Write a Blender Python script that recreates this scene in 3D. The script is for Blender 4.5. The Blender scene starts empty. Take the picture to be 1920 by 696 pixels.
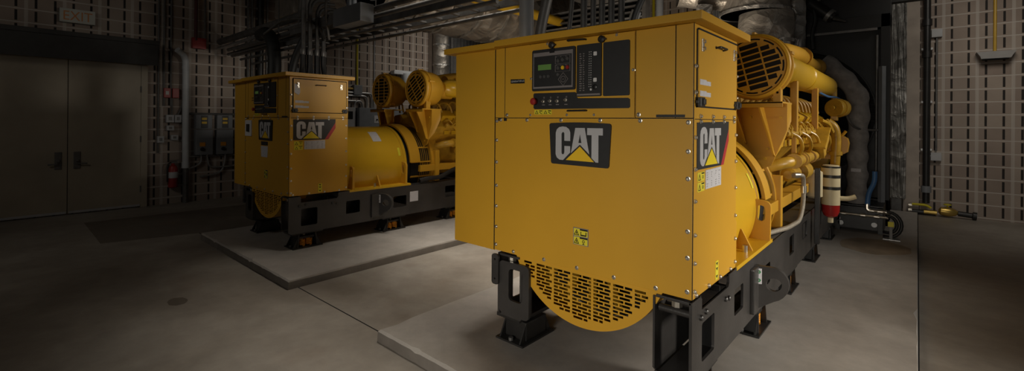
import bpy, bmesh, math, random
from mathutils import Vector, Matrix
from mathutils.geometry import tessellate_polygon
random.seed(7)
PI = math.pi
scn = bpy.context.scene
COL = scn.collection

# ------------------------------------------------------------------ materials
def mat(name, col, rough=.5, metal=0., var=.08, vscale=6., bump=0., bscale=60., spec=.5, emit=None, estr=0.):
    m = bpy.data.materials.new(name); m.use_nodes = True
    nt = m.node_tree; N = nt.nodes; Lk = nt.links
    b = N['Principled BSDF']
    b.inputs['Roughness'].default_value = rough
    b.inputs['Metallic'].default_value = metal
    b.inputs['Specular IOR Level'].default_value = spec
    tc = N.new('ShaderNodeTexCoord')
    no = N.new('ShaderNodeTexNoise'); no.inputs['Scale'].default_value = vscale; no.inputs['Detail'].default_value = 5
    Lk.new(tc.outputs['Object'], no.inputs['Vector'])
    rp = N.new('ShaderNodeValToRGB')
    rp.color_ramp.elements[0].position = .3; rp.color_ramp.elements[1].position = .7
    rp.color_ramp.elements[0].color = [c * (1 - var) for c in col] + [1]
    rp.color_ramp.elements[1].color = [min(1, c * (1 + var)) for c in col] + [1]
    Lk.new(no.outputs['Fac'], rp.inputs['Fac']); Lk.new(rp.outputs['Color'], b.inputs['Base Color'])
    if bump:
        n2 = N.new('ShaderNodeTexNoise'); n2.inputs['Scale'].default_value = bscale; n2.inputs['Detail'].default_value = 4
        Lk.new(tc.outputs['Object'], n2.inputs['Vector'])
        bp = N.new('ShaderNodeBump'); bp.inputs['Strength'].default_value = bump; bp.inputs['Distance'].default_value = .01
        Lk.new(n2.outputs['Fac'], bp.inputs['Height']); Lk.new(bp.outputs['Normal'], b.inputs['Normal'])
    if emit:
        b.inputs['Emission Color'].default_value = list(emit) + [1]; b.inputs['Emission Strength'].default_value = estr
    return m

def foil_mat(name, col=(.46, .42, .37), rough=.45, scale=3.2):
    m = bpy.data.materials.new(name); m.use_nodes = True
    nt = m.node_tree; N = nt.nodes; Lk = nt.links; b = N['Principled BSDF']
    b.inputs['Metallic'].default_value = .6; b.inputs['Roughness'].default_value = rough
    tc = N.new('ShaderNodeTexCoord')
    vo = N.new('ShaderNodeTexVoronoi'); vo.inputs['Scale'].default_value = scale
    no = N.new('ShaderNodeTexNoise'); no.inputs['Scale'].default_value = scale * .7; no.inputs['Detail'].default_value = 7
    no.inputs['Distortion'].default_value = 1.2
    Lk.new(tc.outputs['Object'], vo.inputs['Vector']); Lk.new(tc.outputs['Object'], no.inputs['Vector'])
    ad = N.new('ShaderNodeMath'); ad.operation = 'ADD'
    Lk.new(vo.outputs['Distance'], ad.inputs[0]); Lk.new(no.outputs['Fac'], ad.inputs[1])
    bp = N.new('ShaderNodeBump'); bp.inputs['Strength'].default_value = .8; bp.inputs['Distance'].default_value = .09
    Lk.new(ad.outputs[0], bp.inputs['Height']); Lk.new(bp.outputs['Normal'], b.inputs['Normal'])
    rp = N.new('ShaderNodeValToRGB')
    rp.color_ramp.elements[0].position = .35; rp.color_ramp.elements[1].position = .65
    rp.color_ramp.elements[0].color = [c * .6 for c in col] + [1]; rp.color_ramp.elements[1].color = list(col) + [1]
    Lk.new(no.outputs['Fac'], rp.inputs['Fac']); Lk.new(rp.outputs['Color'], b.inputs['Base Color'])
    return m

def block_wall(name, axis, pu, ou, pz, oz):
    """stacked slotted acoustic masonry: dark vertical slots, pale joints"""
    m = bpy.data.materials.new(name); m.use_nodes = True
    nt = m.node_tree; N = nt.nodes; Lk = nt.links; b = N['Principled BSDF']
    b.inputs['Roughness'].default_value = .85
    tc = N.new('ShaderNodeTexCoord'); sx = N.new('ShaderNodeSeparateXYZ'); Lk.new(tc.outputs['Object'], sx.inputs[0])
    def mth(op, a, bb=None, c=None):
        n = N.new('ShaderNodeMath'); n.operation = op
        for i, v in enumerate((a, bb, c)):
            if v is None: continue
            if isinstance(v, (int, float)): n.inputs[i].default_value = v
            else: Lk.new(v, n.inputs[i])
        return n.outputs[0]
    u = mth('DIVIDE', mth('SUBTRACT', sx.outputs[axis], ou), pu)
    z = mth('DIVIDE', mth('SUBTRACT', sx.outputs['Z'], oz), pz)
    fu = mth('FRACT', mth('ADD', u, .5)); fz = mth('FRACT', z)
    slot_u = mth('LESS_THAN', mth('ABSOLUTE', mth('SUBTRACT', fu, .5)), .07)
    slot_z = mth('LESS_THAN', mth('ABSOLUTE', mth('SUBTRACT', fz, .5)), .385)
    slot = mth('MULTIPLY', slot_u, slot_z)
    hj = mth('GREATER_THAN', mth('ABSOLUTE', mth('SUBTRACT', fz, .5)), .465)
    fu2 = mth('FRACT', mth('ADD', mth('MULTIPLY', u, .5), .25))
    vj = mth('GREATER_THAN', mth('ABSOLUTE', mth('SUBTRACT', fu2, .5)), .45)
    joint = mth('MAXIMUM', hj, mth('MULTIPLY', vj, .6))
    cid = N.new('ShaderNodeCombineXYZ')
    Lk.new(mth('FLOOR', mth('ADD', mth('MULTIPLY', u, .5), .25)), cid.inputs[0]); Lk.new(mth('FLOOR', z), cid.inputs[1])
    wn = N.new('ShaderNodeTexWhiteNoise'); Lk.new(cid.outputs[0], wn.inputs['Vector'])
    rp = N.new('ShaderNodeValToRGB')
    rp.color_ramp.elements[0].color = (.30, .235, .195, 1); rp.color_ramp.elements[1].color = (.40, .33, .275, 1)
    Lk.new(wn.outputs['Value'], rp.inputs['Fac'])
    no = N.new('ShaderNodeTexNoise'); no.inputs['Scale'].default_value = 2.2; no.inputs['Detail'].default_value = 6
    Lk.new(tc.outputs['Object'], no.inputs['Vector'])
    mx0 = N.new('ShaderNodeMix'); mx0.data_type = 'RGBA'; mx0.blend_type = 'MULTIPLY'; mx0.inputs[0].default_value = .6
    r2 = N.new('ShaderNodeValToRGB'); r2.color_ramp.elements[0].position = .3; r2.color_ramp.elements[1].position = .7
    r2.color_ramp.elements[0].color = (.7, .7, .7, 1); r2.color_ramp.elements[1].color = (1, 1, 1, 1)
    Lk.new(no.outputs['Fac'], r2.inputs['Fac'])
    Lk.new(rp.outputs['Color'], mx0.inputs[6]); Lk.new(r2.outputs['Color'], mx0.inputs[7])
    mx1 = N.new('ShaderNodeMix'); mx1.data_type = 'RGBA'
    Lk.new(joint, mx1.inputs[0]); Lk.new(mx0.outputs[2], mx1.inputs[6]); mx1.inputs[7].default_value = (.50, .455, .41, 1)
    mx2 = N.new('ShaderNodeMix'); mx2.data_type = 'RGBA'
    Lk.new(slot, mx2.inputs[0]); Lk.new(mx1.outputs[2], mx2.inputs[6]); mx2.inputs[7].default_value = (.02, .016, .014, 1)
    Lk.new(mx2.outputs[2], b.inputs['Base Color'])
    bp = N.new('ShaderNodeBump'); bp.inputs['Strength'].default_value = .6; bp.inputs['Distance'].default_value = .02
    Lk.new(mth('SUBTRACT', 1., slot), bp.inputs['Height']); Lk.new(bp.outputs['Normal'], b.inputs['Normal'])
    return m

def concrete(name, c0, c1, c2, stain=(.2, .13, .08)):
    m = bpy.data.materials.new(name); m.use_nodes = True
    nt = m.node_tree; N = nt.nodes; Lk = nt.links; b = N['Principled BSDF']
    tc = N.new('ShaderNodeTexCoord')
    n1 = N.new('ShaderNodeTexNoise'); n1.inputs['Scale'].default_value = .55; n1.inputs['Detail'].default_value = 8; n1.inputs['Roughness'].default_value = .6
    n1.inputs['Distortion'].default_value = .5
    n2 = N.new('ShaderNodeTexNoise'); n2.inputs['Scale'].default_value = 4.5; n2.inputs['Detail'].default_value = 8; n2.inputs['Roughness'].default_value = .7
    n3 = N.new('ShaderNodeTexNoise'); n3.inputs['Scale'].default_value = .9; n3.inputs['Detail'].default_value = 4
    mp = N.new('ShaderNodeMapping'); mp.inputs['Location'].default_value = (7.3, 2.1, 0)
    Lk.new(tc.outputs['Object'], mp.inputs[0]); Lk.new(mp.outputs[0], n3.inputs['Vector'])
    for n in (n1, n2): Lk.new(tc.outputs['Object'], n.inputs['Vector'])
    rp = N.new('ShaderNodeValToRGB'); rp.color_ramp.elements[0].position = .32; rp.color_ramp.elements[1].position = .68
    rp.color_ramp.elements[0].color = list(c0) + [1]; rp.color_ramp.elements[1].color = list(c2) + [1]
    e = rp.color_ramp.elements.new(.5); e.color = list(c1) + [1]
    Lk.new(n1.outputs['Fac'], rp.inputs['Fac'])
    r2 = N.new('ShaderNodeValToRGB'); r2.color_ramp.elements[0].position = .35; r2.color_ramp.elements[1].position = .65
    r2.color_ramp.elements[0].color = (.72, .72, .72, 1); r2.color_ramp.elements[1].color = (1.08, 1.08, 1.08, 1)
    Lk.new(n2.outputs['Fac'], r2.inputs['Fac'])
    mx = N.new('ShaderNodeMix'); mx.data_type = 'RGBA'; mx.blend_type = 'MULTIPLY'; mx.inputs[0].default_value = .55
    Lk.new(rp.outputs['Color'], mx.inputs[6]); Lk.new(r2.outputs['Color'], mx.inputs[7])
    r3 = N.new('ShaderNodeValToRGB'); r3.color_ramp.elements[0].position = .6; r3.color_ramp.elements[1].position = .78
    r3.color_ramp.elements[0].color = (0, 0, 0, 1); r3.color_ramp.elements[1].color = (.55, .55, .55, 1)
    Lk.new(n3.outputs['Fac'], r3.inputs['Fac'])
    m2 = N.new('ShaderNodeMix'); m2.data_type = 'RGBA'
    Lk.new(r3.outputs['Color'], m2.inputs[0]); Lk.new(mx.outputs[2], m2.inputs[6]); m2.inputs[7].default_value = list(stain) + [1]
    Lk.new(m2.outputs[2], b.inputs['Base Color'])
    rr = N.new('ShaderNodeMapRange'); rr.inputs['To Min'].default_value = .38; rr.inputs['To Max'].default_value = .62
    Lk.new(n1.outputs['Fac'], rr.inputs['Value']); Lk.new(rr.outputs[0], b.inputs['Roughness'])
    bp = N.new('ShaderNodeBump'); bp.inputs['Strength'].default_value = .12; bp.inputs['Distance'].default_value = .01
    Lk.new(n2.outputs['Fac'], bp.inputs['Height']); Lk.new(bp.outputs['Normal'], b.inputs['Normal'])
    return m

YC = (.60, .318, .022)
M = dict(
    yellow=mat('yellow_paint', YC, .42, 0, .04, 2., .03, 220),
    yellow_gloss=mat('yellow_gloss_paint', (.62, .365, .018), .28, 0, .04, 2.),
    yellow_eng=mat('engine_yellow_paint', (.54, .31, .028), .38, 0, .22, 9., .15, 40),
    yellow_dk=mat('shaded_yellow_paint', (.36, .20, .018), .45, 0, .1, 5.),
    black=mat('black_paint', (.018, .017, .016), .42, 0, .25, 7., .05, 80),
    frame=mat('frame_black_paint', (.040, .037, .035), .36, 0, .3, 3., .08, 60),
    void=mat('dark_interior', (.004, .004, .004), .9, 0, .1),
    panel=mat('panel_black', (.016, .016, .016), .5, 0, .1, 30., .05, 300),
    screen=mat('panel_overlay', (.012, .012, .012), .35, 0, .1),
    grey_trim=mat('grey_trim', (.20, .18, .175), .5, 0, .05),
    lcd=mat('green_display', (.10, .20, .05), .3, 0, .03, emit=(.11, .22, .05), estr=.10),
    white=mat('white_print', (.60, .59, .58), .6, 0, .04),
    silver_print=mat('silver_lettering', (.47, .465, .475), .45, .1, .04),
    paper=mat('label_paper', (.55, .54, .56), .6, 0, .08, 60.),
    inkgrey=mat('printed_ink', (.24, .24, .25), .7),
    sticker=mat('warning_yellow', (.72, .62, .03), .5, 0, .04),
    badge_yellow=mat('badge_yellow', (.80, .50, .015), .45, 0, .03),
    badge_lime=mat('decal_yellow', (.78, .60, .012), .45, 0, .03),
    red=mat('red_paint', (.32, .02, .016), .4, 0, .1),
    red_stripe=mat('red_stripe', (.40, .022, .025), .5, 0, .05),
    orange=mat('orange_spring', (.72, .30, .02), .4, 0, .1),
    steel=mat('zinc_steel', (.62, .58, .50), .32, .9, .15, 20.),
    galv=mat('galvanised_conduit', (.42, .42, .42), .42, .75, .2, 12.),
    galv_dk=mat('dull_conduit', (.15, .145, .14), .5, .5, .25, 8.),
    grey=mat('grey_enclosure_paint', (.20, .21, .225), .5, 0, .08),
    grey_lt=mat('light_grey_paint', (.42, .42, .43), .5, 0, .08),
    sconce=mat('fixture_grey', (.27, .26, .25), .5),
    whitepipe=mat('white_pipe_paint', (.58, .60, .62), .45, 0, .08),
    rubber=mat('black_rubber', (.014, .014, .014), .55, 0, .2),
    greyflex=mat('grey_flex', (.06, .058, .056), .5, 0, .2, 20.),
    cream=mat('cream_canister', (.70, .60, .38), .4, 0, .05),
    bowl=mat('red_bowl', (.38, .02, .018), .25, 0, .1),
    blue=mat('blue_hose', (.06, .17, .38), .45, 0, .1),
    blanket=mat('insulation_blanket', (.27, .255, .245), .75, 0, .25, 10., .6, 25),
    braid=mat('braided_hose', (.36, .32, .255), .5, .4, .2, 80., .5, 250),
    foil=foil_mat('aluminium_foil'),
    foil_br=foil_mat('bright_foil', (.60, .58, .55), .36, 5.),
    foil_post=foil_mat('dull_crinkled_foil', (.40, .385, .36), .55, 4.),
    door=mat('door_paint', (.36, .31, .235), .5, 0, .12, 1.5),
    hood=mat('door_hood_paint', (.03, .028, .026), .6, 0, .2),
    brass=mat('brass', (.55, .38, .10), .35, .8, .2),
    wallL=block_wall('slotted_block_left', 'Y', .2315, 7.470, .2255, .13),
    wallB=block_wall('slotted_block_back', 'X', .2226, .4700, .2310, .028),
    floor=concrete('floor_concrete', (.20, .17, .14), (.29, .255, .215), (.38, .345, .30), (.17, .115, .075)),
    pad=concrete('pad_concrete', (.34, .31, .28), (.42, .385, .35), (.48, .45, .41), (.30, .25, .2)),
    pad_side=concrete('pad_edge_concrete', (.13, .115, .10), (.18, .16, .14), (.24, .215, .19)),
    dark_conc=concrete('dark_floor_concrete', (.11, .09, .07), (.15, .125, .10), (.20, .17, .14)),
    ceil=mat('ceiling_paint', (.05, .048, .045), .9),
    rad=mat('radiator_black', (.003, .003, .003), .55, 0, .2),
    ochre=mat('yellow_pipe_paint', (.55, .33, .02), .45, 0, .12),
    safety=mat('yellow_conduit_paint', (.62, .52, .02), .5, 0, .1),
    corr=mat('corrugated_sheet', (.36, .36, .36), .45, .5, .15),
    plaster=mat('column_plaster', (.40, .34, .29), .85, 0, .15, 3.),
    darkred=mat('dark_red_pipe', (.10, .02, .018), .5),
    glow=mat('sign_white', (.42, .42, .38), .5),
    stain=mat('rust_stain', (.31, .25, .185), .7, 0, .3, 3.),
    lift_green=mat('lift_green', (.03, .22, .07), .5),
    exitred=mat('exit_letters', (.45, .17, .04), .5),
)
def hose_stripes(name, c0, c1, scale):
    m = bpy.data.materials.new(name); m.use_nodes = True
    nt = m.node_tree; b = nt.nodes['Principled BSDF']; b.inputs['Roughness'].default_value = .5
    tc = nt.nodes.new('ShaderNodeTexCoord'); w = nt.nodes.new('ShaderNodeTexWave'); w.bands_direction = 'Z'
    w.inputs['Scale'].default_value = scale; w.inputs['Distortion'].default_value = .2
    rp = nt.nodes.new('ShaderNodeValToRGB'); rp.color_ramp.elements[0].color = list(c0) + [1]; rp.color_ramp.elements[1].color = list(c1) + [1]
    nt.links.new(tc.outputs['Object'], w.inputs['Vector']); nt.links.new(w.outputs['Fac'], rp.inputs['Fac'])
    nt.links.new(rp.outputs['Color'], b.inputs['Base Color'])
    bp = nt.nodes.new('ShaderNodeBump'); bp.inputs['Strength'].default_value = .5; bp.inputs['Distance'].default_value = .01
    nt.links.new(w.outputs['Fac'], bp.inputs['Height']); nt.links.new(bp.outputs['Normal'], b.inputs['Normal'])
    return m
M['fins'] = hose_stripes('radiator_fins', (.001, .001, .001), (.005, .0048, .0045), 14.)

# ------------------------------------------------------------------ mesh builder
class MB:
    def __init__(s): s.bm = bmesh.new(); s.mi = 0; s.fl = s.bm.faces.layers.int.new('flat')
    def _fin(s, geom_faces):
        for f in geom_faces: f.material_index = s.mi
    def face(s, pts):
        vs = [s.bm.verts.new(p) for p in pts]; f = s.bm.faces.new(vs); f.material_index = s.mi; return s
    def box(s, x0, x1, y0, y1, z0, z1, bev=0., mtx=None):
        r = bmesh.ops.create_cube(s.bm, size=1.)
        vs = r['verts']
        for v in vs:
            v.co = Vector((x0 + (v.co.x + .5) * (x1 - x0), y0 + (v.co.y + .5) * (y1 - y0), z0 + (v.co.z + .5) * (z1 - z0)))
        es = set(e for v in vs for e in v.link_edges)
        if bev > 0:
            rb = bmesh.ops.bevel(s.bm, geom=list(es), offset=bev, segments=2, profile=.7, affect='EDGES')
            vs = list(set(v for f in rb['faces'] for v in f.verts) | set(v for v in vs if v.is_valid))
        fs = set(f for v in vs for f in v.link_faces)
        for f in fs: f.material_index = s.mi; f[s.fl] = 1
        if mtx is not None:
            for v in set(v for f in fs for v in f.verts): v.co = mtx @ v.co
        return s
    def ring(s, c, ax, up, r, seg):
        side = ax.cross(up).normalized(); up2 = side.cross(ax).normalized()
        return [s.bm.verts.new(c + side * (r * math.cos(2 * PI * k / seg)) + up2 * (r * math.sin(2 * PI * k / seg))) for k in range(seg)]
    def skin(s, a, b):
        n = len(a)
        for k in range(n):
            f = s.bm.faces.new((a[k], a[(k + 1) % n], b[(k + 1) % n], b[k])); f.material_index = s.mi
    def lathe(s, prof, o, ax, seg=32, caps=True):
        """prof: list of (radius, distance along axis)"""
        o = Vector(o); ax = Vector(ax).normalized(); up = Vector((0, 0, 1)) if abs(ax.z) < .9 else Vector((0, 1, 0))
        prev = None; first = None
        for r, t in prof:
            c = s.ring(o + ax * t, ax, up, max(r, 1e-4), seg)
            if prev: s.skin(prev, c)
            else: first = c
            prev = c
        if caps:
            for cr in (first[::-1], prev):
                f = s.bm.faces.new(cr); f.material_index = s.mi
        return s
    def cyl(s, p0, p1, r, r1=None, seg=20):
        p0, p1 = Vector(p0), Vector(p1); d = p1 - p0
        return s.lathe([(r, 0), (r if r1 is None else r1, d.length)], p0, d, seg)
    def tube(s, pts, r, seg=10, fillet=0., n=6):
        P = [Vector(p) for p in pts]
        if fillet > 0 and len(P) > 2:
            Q = [P[0]]
            for i in range(1, len(P) - 1):
                a, b, c = P[i - 1], P[i], P[i + 1]
                d1 = min(fillet, (a - b).length * .48); d2 = min(fillet, (c - b).length * .48)
                s0 = b + (a - b).normalized() * d1; s1 = b + (c - b).normalized() * d2
                for k in range(n + 1):
                    t = k / n; Q.append(s0 * (1 - t) ** 2 + b * 2 * t * (1 - t) + s1 * t * t)
            Q.append(P[-1]); P = Q
        prev = None; up = None
        for i, p in enumerate(P):
            t = (P[min(i + 1, len(P) - 1)] - P[max(i - 1, 0)]).normalized()
            if up is None:
                up = Vector((0, 0, 1)) if abs(t.z) < .9 else Vector((0, 1, 0))
            up = (up - t * up.dot(t)).normalized()
            rr = r[min(i, len(r) - 1)] if isinstance(r, (list, tuple)) else r
            c = s.ring(p, t, up, rr, seg)
            if prev: s.skin(prev, c)
            else:
                f = s.bm.faces.new(c[::-1]); f.material_index = s.mi
            prev = c
        f = s.bm.faces.new(prev); f.material_index = s.mi
        return s
    def plate(s, outer, holes, fn, t):
        """flat plate with holes. outer/holes: 2D (a,b); fn(a,b,d)->3D; t thickness"""
        loops = [outer] + list(holes)
        tri = tessellate_polygon([[Vector((a, b, 0)) for a, b in l] for l in loops])
        flat = [p for l in loops for p in l]
        top = [s.bm.verts.new(fn(a, b, 0)) for a, b in flat]; bot = [s.bm.verts.new(fn(a, b, t)) for a, b in flat]
        for q in tri:
            try:
                f = s.bm.faces.new([top[i] for i in q]); f.material_index = s.mi
                f = s.bm.faces.new([bot[i] for i in q][::-1]); f.material_index = s.mi
            except ValueError: pass
        k = 0
        for l in loops:
            n = len(l)
            for i in range(n):
                j = (i + 1) % n
                f = s.bm.faces.new((top[k + i], top[k + j], bot[k + j], bot[k + i])); f.material_index = s.mi
            k += n
        return s
    def sphere(s, c, r, sc=(1, 1, 1), seg=16):
        rr = bmesh.ops.create_uvsphere(s.bm, u_segments=seg, v_segments=seg // 2, radius=r)
        for v in rr['verts']:
            v.co = Vector((v.co.x * sc[0] + c[0], v.co.y * sc[1] + c[1], v.co.z * sc[2] + c[2]))
        for f in set(f for v in rr['verts'] for f in v.link_faces): f.material_index = s.mi
        return s
    def text(s, body, size, fn, t=.002, align='LEFT'):
        for vs, fs in [text_geo(body, size, align)]:
            top = [s.bm.verts.new(fn(a, b, 0)) for a, b in vs]
            for q in fs:
                try:
                    f = s.bm.faces.new([top[i] for i in q]); f.material_index = s.mi
                except ValueError: pass
        return s
    def build(s, name, m, parent=None, org=None, label=None, smooth=True):
        bm = s.bm
        bmesh.ops.recalc_face_normals(bm, faces=bm.faces[:])
        if org is not None:
            for v in bm.verts: v.co -= org
        for f in bm.faces: f.smooth = smooth and not f[s.fl]
        bm.faces.layers.int.remove(s.fl)
        for e in bm.edges:
            if len(e.link_faces) == 2 and e.calc_face_angle(0) > .55: e.smooth = False
        me = bpy.data.meshes.new(name); bm.to_mesh(me); bm.free()
        for x in (m if isinstance(m, (list, tuple)) else [m]): me.materials.append(M[x] if isinstance(x, str) else x)
        o = bpy.data.objects.new(name, me); COL.objects.link(o)
        if parent: o.parent = parent
        if label: o['label'] = label
        return o

_tc = {}
def text_geo(body, size, align='LEFT'):
    k = (body, size, align)
    if k not in _tc:
        cu = bpy.data.curves.new('t', 'FONT'); cu.body = body; cu.size = size; cu.align_x = align; cu.resolution_u = 2
        ob = bpy.data.objects.new('t', cu); COL.objects.link(ob)
        me = ob.to_mesh()
        vs = [(v.co.x, v.co.y) for v in me.vertices]; fs = [tuple(p.vertices) for p in me.polygons]
        ob.to_mesh_clear(); bpy.data.objects.remove(ob); bpy.data.curves.remove(cu)
        _tc[k] = (vs, fs)
    return _tc[k]

def thing(name, label, cat, loc=(0, 0, 0), group=None):
    o = bpy.data.objects.new(name, None); COL.objects.link(o); o.location = loc; o.empty_display_size = .1
    o['label'] = label; o['category'] = cat
    if group: o['group'] = group
    return o
def tag(o, label, cat, group=None):
    o['label'] = label; o['category'] = cat
    if group: o['group'] = group
    return o
def struct(o): o['kind'] = 'structure'; return o

def rrect(x0, x1, z0, z1, r, n=4):
    P = []
    for cx, cz, a in ((x1 - r, z1 - r, 0), (x0 + r, z1 - r, 90), (x0 + r, z0 + r, 180), (x1 - r, z0 + r, 270)):
        for k in range(n + 1):
            t = math.radians(a + 90 * k / n); P.append((cx + r * math.cos(t), cz + r * math.sin(t)))
    return P
def circ(cx, cz, r, n=24, a0=0., a1=2 * PI):
    return [(cx + r * math.cos(a0 + (a1 - a0) * k / n), cz + r * math.sin(a0 + (a1 - a0) * k / n)) for k in range(n)]

# ------------------------------------------------------------------ calibrated layout
GX, GY = -.8856, 2.4552           # right front corner of the nearest generator enclosure
DX, DY = -4.8351, -.0434          # offset to the second generator
PADZ = .09
ORG = Vector((-.7, 0, PADZ))      # generator root: centre of the front end, on the pad
LW, BW = -11.2, 11.77
FY = lambda y: (lambda a, b, d: (a, y + d, b))        # plates facing the front (x,z)
FX = lambda x: (lambda a, b, d: (x - d, a, b))        # plates facing the side (y,z)

# ------------------------------------------------------------------ wordmark shapes (x,z) on the front plate
WC = [(-.77, 1.576), (-.815, 1.576), (-.815, 1.623), (-.819, 1.630), (-.826, 1.632), (-.833, 1.628), (-.837, 1.62), (-.836, 1.498), (-.832, 1.490), (-.825, 1.488), (-.817, 1.494), (-.814, 1.504), (-.814, 1.543), (-.77, 1.543), (-.77, 1.503), (-.824, 1.452), (-.852, 1.453), (-.873, 1.466), (-.883, 1.488), (-.883, 1.625), (-.875, 1.648), (-.856, 1.663), (-.829, 1.668), (-.801, 1.665), (-.779, 1.651), (-.77, 1.630)]
WA = [(-.732, 1.66), (-.764, 1.500), (-.697, 1.556), (-.629, 1.498), (-.663, 1.66)]
WAH = [(-.697, 1.622), (-.708, 1.566), (-.686, 1.566)]
WT = [(-.645, 1.66), (-.535, 1.66), (-.535, 1.617), (-.565, 1.617), (-.565, 1.451), (-.583, 1.451), (-.613, 1.477), (-.613, 1.617), (-.645, 1.617)]
WTRI = [(-.697, 1.544), (-.594, 1.452), (-.803, 1.454)]

def make_generator(first):
    gx, gy = (GX, GY) if first else (GX + DX, GY + DY)
    root = thing('generator_set',
                 'yellow diesel generator set nearest the camera, with a lit green display on its front panel' if first else
                 'yellow diesel generator set further back, with a small white switch plate on its front',
                 'generator', (gx - .7, gy, PADZ), 'diesel generator sets on concrete pads')
    B = lambda mb, name, m, label=None: mb.build(name, m, root, ORG, label)
    # ---- control enclosure body
    mb = MB()
    mb.box(-1.436, 0, 0, .767, .759, 2.226, .004)
    mb.box(-1.875, -1.443, .004, .767, .752, 2.226, .004)
    body = B(mb, 'control_enclosure', 'yellow')
    S = lambda mb, name, m, label=None: mb.build(name, m, body, ORG, label)
    # roof caps with a folded edge
    mb = MB().box(-1.385, .065, -.075, .83, 2.228, 2.272, .004); S(mb, 'roof_panel', 'yellow')
    mb = MB().box(-1.94, -1.389, -.068, .83, 2.222, 2.264, .004); S(mb, 'roof_panel', 'yellow')
    # seams standing as thin dark gaskets between panels
    mb = MB()
    mb.box(-1.437, -.001, -.0015, .002, 1.719, 1.724)
    mb.box(-1.443, -1.437, -.001, .01, .76, 2.226)
    mb.box(-1.345, -1.341, -.0015, .002, 1.724, 2.226)
    mb.box(-1.113, -1.110, -.0015, .002, 1.724, 2.226)
    mb.box(-.332, -.329, -.0015, .002, 1.724, 2.226)
    mb.box(-.100, -.095, -.0015, .002, 1.724, 2.226)
    mb.box(-.002, .0012, -.0012, .004, .76, 2.226)
    S(mb, 'panel_gasket', 'void', 'dark thin gaskets in the panel joints')
    # side access door (upper right side)
    mb = MB()
    mb.box(.001, .006, .02, .765, 1.716, 1.7195)
    S(mb, 'seam_strip', 'void')
    mb = MB().plate([(.047, 2.196), (.047, 1.79), (.735, 1.79), (.735, 2.196)], [], FX(.009), .011)
    sd = S(mb, 'service_door', 'yellow')
    mb = MB(); mb.box(.001, .004, .035, .045, 1.78, 2.2); mb.box(.001, .0104, .045, .74, 2.196, 2.206); mb.box(.001, .004, .035, .745, 1.781, 1.789); mb.box(.001, .004, .736, .744, 1.78, 2.2)
    S(mb, 'door_shadow_gap', 'void')
    for yy in (.06, .715):
        mb = MB(); mb.box(.008, .03, yy - .03, yy + .03, 1.785, 1.835, .004); mb.box(.03, .042, yy - .012, yy + .012, 1.795, 1.825, .003)
        mb.box(.004, .02, yy - .04, yy + .04, 1.802, 1.818, .002)
        S(mb, 'door_latch', 'black', 'black door latch')
    for yy, zz in ((.10, 2.12), (.665, 2.125)):
        mb = MB(); mb.box(.008, .016, yy - .014, yy + .014, zz - .035, zz + .035, .003)
        for q in (-.02, .018): mb.cyl((.012, yy, zz + q), (.026, yy, zz + q), .010, seg=10)
        S(mb, 'hinge', 'steel', 'bright steel hinge')
    mb = MB().tube([(.008, .32, 2.13), (.035, .32, 2.135), (.035, .45, 2.135), (.008, .45, 2.13)], .006, 8, .012)
    S(mb, 'pull_handle', 'black', 'black pull handle')
    for z0 in (1.934, 1.872):
        mb = MB().plate([(.065, z0), (.065, z0 - .03), (.235, z0 - .03), (.235, z0 - .006), (.165, z0 - .006), (.165, z0)], [], FX(.0105), .002)
        S(mb, 'caution_label', 'paper', 'white printed label')
    # bolts
    def bolt_mesh():
        m_ = MB(); m_.lathe([(.013, 0), (.013, .003), (.009, .004), (.009, .009), (.006, .0115)], (0, 0, 0), (0, -1, 0), 10)
        return m_.build('bolt', 'steel', body, None)
    b0 = bolt_mesh(); nb = [0]
    def bolt(x, z, side=False, y=None):
        o = b0 if nb[0] == 0 else b0.copy()
        if nb[0]: COL.objects.link(o); o.parent = body
        nb[0] += 1
        if side:
            o.location = Vector((0.001, x, z)) - ORG; o.rotation_euler = (0, 0, PI / 2)
        else: o.location = Vector((x, -.001 if y is None else y, z)) - ORG
    for z in (.80, .93, 1.08, 1.23, 1.40, 1.56, 1.70): bolt(-1.418, z)
    for z in (.80, .98, 1.12, 1.40, 1.545, 1.70): bolt(-.026, z)
    for x in (-1.25, -.98, -.72, -.46, -.20): bolt(x, .778)
    for x in (-1.38, -1.135, -.85, -.56, -.30): bolt(x, 1.708)
    for x in (-1.10, -.80, -.60, -.31): bolt(x, 1.742)
    for x, z in ((-1.097, 1.99), (-.343, 2.0), (-.96, 2.214), (-.45, 2.214), (-1.32, 1.742)): bolt(x, z)
    for y in (.10, .30, .50, .70): bolt(y, 1.734, True); bolt(y, 1.705, True)
    for z in (.80, .95, 1.10, 1.28, 1.45, 1.62): bolt(.025, z, True); bolt(.745, z, True)
    for y in (.05, .25, .45, .65): bolt(y, .775, True)
    for z in (1.86, 2.0): bolt(.022, z, True); bolt(.755, z, True)
    for x in (-1.39, -1.335):
        mb = MB().box(x - .012, x + .012, -.008, .001, 1.70, 1.722, .002); S(mb, 'latch_block', 'black', 'small black latch block')
    if not first:
        pass
    mb = MB().box(-.205, -.045, -.004, .001, 1.726, 1.742); S(mb, 'part_number_strip', 'black', 'small black strip')
    # ---- instrument panel on the front
    mb = MB().plate(rrect(-1.108, -.334, 1.727, 2.221, .006), [], FY(-.008), .009); S(mb, 'instrument_door', 'yellow')
    mb = MB().plate(rrect(-1.079, -.733, 1.902, 2.178, .012), [], FY(-.020), .013); con = S(mb, 'controller', 'panel', 'black controller with green display')
    mb = MB()
    mb.plate([(-1.067, 2.157), (-.748, 2.157), (-.748, 1.918), (-1.067, 1.918)], [[(-1.061, 2.132), (-.756, 2.132), (-.756, 1.930), (-1.061, 1.930)]], FY(-.0225), .003)
    S(mb, 'controller_bezel', 'grey_trim', 'grey bezel')
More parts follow.
